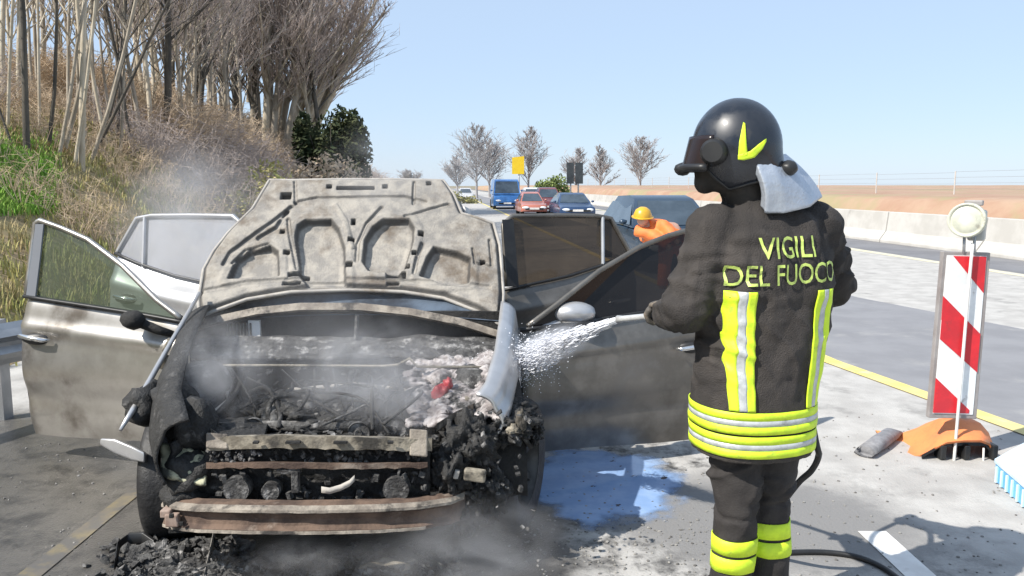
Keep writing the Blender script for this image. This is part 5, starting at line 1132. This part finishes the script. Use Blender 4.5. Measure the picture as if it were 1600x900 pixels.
# ---- road worker bending behind the open door
wk = thing('person', (2.55, 11.4, 0), 'road worker in orange clothes and yellow hard hat bending over behind the car', 'person')
M['hivis'] = mat('hivis_orange', (.85, .22, .05), (.75, .18, .05), 12, .7)
W0 = V((2.50, 11.5, 0)); ch = P(1008, 362, 11.4); hp2 = V((2.36, 11.6, .86)); hd = P(1004, 341, 11.3)
q = MB(); limb(q, [hp2, ch.lerp(hp2, .5), ch], [.16, .17, .16]); limb(q, [ch + V((-.12, 0, .02)), V((2.0, 11.2, .85)), V((2.2, 11.0, .68))], [.075, .06, .045], 12)
limb(q, [ch + V((.12, 0, .03)), P(1038, 352, 11.2), V((2.3, 10.95, .75))], [.075, .065, .045], 12)
for s_ in (-.11, .11): limb(q, [hp2 + V((s_, 0, 0)), hp2 + V((s_ * 1.3, -.05, -.42)), V((hp2.x + s_ * 1.4, 11.62, .05))], [.11, .08, .06], 12)
limb(q, [ch + V((0, 0, .08)), hd], [.07, .06], 12); q.blob(hd, (.085, .10, .115), sub=3, amp=0); q.blob(hd + V((.0, -.10, -.02)), (.018, .02, .025), sub=2, amp=0)
remesh(q.build('body', 'skin', wk), .02, 3)
q = MB(); limb(q, [hp2 + V((0, 0, -.06)), ch.lerp(hp2, .5), ch], [.18, .19, .18]); limb(q, [ch + V((-.12, 0, .02)), V((2.0, 11.2, .85)), V((2.2, 11.0, .68)).lerp(V((2.0, 11.2, .85)), .2)], [.095, .08, .06], 12); limb(q, [ch + V((.12, 0, .03)), P(1038, 352, 11.2), P(1038, 352, 11.2).lerp(V((2.3, 10.95, .75)), .8)], [.10, .085, .06], 12)
wj = remesh(q.build('jacket', 'hivis', wk), .02, 3, lambda p, n_: .015 * N(p, 9))
q = MB()
for s_ in (-.11, .11): limb(q, [hp2 + V((s_, 0, 0)), hp2 + V((s_ * 1.3, -.05, -.42)), V((hp2.x + s_ * 1.4, 11.62, .1))], [.13, .10, .085], 12)
remesh(q.build('trousers', 'hivis', wk), .025, 3)
q = MB(); q.lathe([(.0, .13), (.05, .125), (.10, .09), (.125, .03), (.13, 0), (.155, -.005), (.155, -.015), (.12, -.015)], 24, hd + V((0, 0, .03)), (R(12), 0, 0)); q.build('hard_hat', mat('hat_yellow', (.66, .38, .03), (.56, .32, .03), 9, .35), wk, smooth=True, angle=40)
# ---- road signs
sg = thing('road_sign', G(897, 322), 'dark twin panelled back of a road sign', 'road sign'); ys_ = 50
for xa, xb in ((885.5, 896.8), (899, 911)):
    slab('panel', [(xa, 254), (xb, 254), (xb, 287), (xa, 287)], ys_, .06, mat('sign_back', (.045, .055, .06), (.03, .035, .04), 4, .5), sg)
for x in (892, 904):
    q = MB(); b_ = P(x, 254, ys_ + .12); q.tube([V((b_.x, b_.y, 0)), b_], .05, 8); q.build('post', 'galv', sg, smooth=True)
sy = thing('road_sign', G(806, 318), 'yellow temporary road sign above the blue van', 'road sign')
slab('panel', [(800, 246), (819, 244), (819, 272), (800, 272)], 55, .05, mat('sign_yellow', (.80, .55, .02), (.75, .5, .02), 4, .4), sy)
q = MB(); b_ = P(811, 250, 55.1); q.tube([V((b_.x, b_.y, 0)), b_], .05, 8); q.build('post', 'galv', sy, smooth=True)
# ---- left end of a steel guard rail
gd = thing('guard_rail', (-3.35, 5.2, 0), 'end of a steel guard rail at the left edge beyond the open door', 'guard rail')
a, b_ = V((-4.1, 3.2, 0)), V((-3.22, 5.55, 0)); q = MB(); nn = V((b_.y - a.y, -(b_.x - a.x), 0)).normalized()
pfl = [(.0, .38), (.03, .42), (.07, .46), (.03, .50), (.03, .53), (.07, .57), (.03, .61), (.0, .65)]
q.loft([[p + nn * o_ + V((0, 0, z)) for o_, z in pfl] for p in (a, a.lerp(b_, .5), b_)], caps=False, closed=False); q.build('rail', 'galv', gd, solid=.008)
for t_ in (.1, .85):
    q = MB(); c_ = a.lerp(b_, t_) - nn * .06; q.box(c_ + V((0, 0, .33)), (.06, .10, .68)); q.build('post', 'galv', gd)
# ================================================================== SMOKE
def smoke(c, size, dens, label, ns=2.2, lo=.42, hi=.72, rot=(0, 0, 0), col=.82):
    bm = bmesh.new(); bmesh.ops.create_icosphere(bm, subdivisions=3, radius=1); me = bpy.data.meshes.new('smoke'); bm.to_mesh(me); bm.free()
    o = bpy.data.objects.new('smoke', me); COL.objects.link(o); o.location = c; o.scale = size; o.rotation_euler = rot; tag(o, label, kind='stuff')
    m = bpy.data.materials.new('smoke_volume'); m.use_nodes = True; t = m.node_tree; n = t.nodes; L = t.links; n.remove(n['Principled BSDF'])
    v_ = n.new('ShaderNodeVolumePrincipled'); v_.inputs['Color'].default_value = (col, col, col * 1.02, 1); v_.inputs['Anisotropy'].default_value = .2; L.new(v_.outputs[0], n['Material Output'].inputs['Volume'])
    tc = n.new('ShaderNodeTexCoord'); ln_ = n.new('ShaderNodeVectorMath'); ln_.operation = 'LENGTH'; L.new(tc.outputs['Object'], ln_.inputs[0])
    f = n.new('ShaderNodeMapRange'); f.interpolation_type = 'SMOOTHSTEP'; f.inputs[1].default_value = .98; f.inputs[2].default_value = .15; L.new(ln_.outputs['Value'], f.inputs[0])
    z = n.new('ShaderNodeTexNoise'); z.inputs['Scale'].default_value = ns; z.inputs['Detail'].default_value = 5; z.inputs['Roughness'].default_value = .55; z.inputs['Distortion'].default_value = .7
    mp = n.new('ShaderNodeMapping'); mp.inputs['Location'].default_value = (c[0] * 3, c[1] * 3, c[2]); L.new(tc.outputs['Object'], mp.inputs[0]); L.new(mp.outputs[0], z.inputs['Vector'])
    k = n.new('ShaderNodeMapRange'); k.interpolation_type = 'SMOOTHSTEP'; k.inputs[1].default_value = lo; k.inputs[2].default_value = hi; L.new(z.outputs[0], k.inputs[0])
    a = n.new('ShaderNodeMath'); a.operation = 'MULTIPLY'; L.new(f.outputs[0], a.inputs[0]); L.new(k.outputs[0], a.inputs[1])
    b_ = n.new('ShaderNodeMath'); b_.operation = 'MULTIPLY'; b_.inputs[1].default_value = dens; L.new(a.outputs[0], b_.inputs[0]); L.new(b_.outputs[0], v_.inputs['Density'])
    me.materials.append(m); return o
smoke(P(590, 610, 3.35), (.46, .32, .38), 5.5, 'pale smoke rising from the middle of the engine bay', 1.8, .38, .66)
smoke(P(530, 545, 3.55), (.80, .45, .50), .6, 'thin broad veil of smoke over the engine bay and bonnet', 1.2, .25, .62)
smoke(P(345, 585, 3.4), (.26, .28, .32), 4.5, 'thin grey smoke over the burnt wing and the open door edge', 1.8, .36, .64)
smoke(P(300, 350, 4.6), (.55, .40, .55), 2.6, 'thin smoke drifting past the bonnet edge over the rear door', 1.4, .34, .66)
smoke(P(720, 850, 2.95), (.52, .42, .22), 4.2, 'steam creeping over the wet pavement below the bumper', 1.8, .36, .66)
smoke(P(470, 870, 2.9), (.42, .30, .14), 4, 'steam around the debris heap under the bumper', 2.2, .40, .68)
jm = noz_b.lerp(te, .68); smoke(jm, ((te - noz_b).length * .46, .11, .10), 13, 'fine white spray mist round the water jet', 2.0, .30, .6, rot=wd.to_track_quat('X', 'Z').to_euler(), col=.95)
smoke(P(640, 270, 4.6), (.60, .45, .40), 1.2, 'faint smoke above the raised bonnet', 1.3, .36, .66)
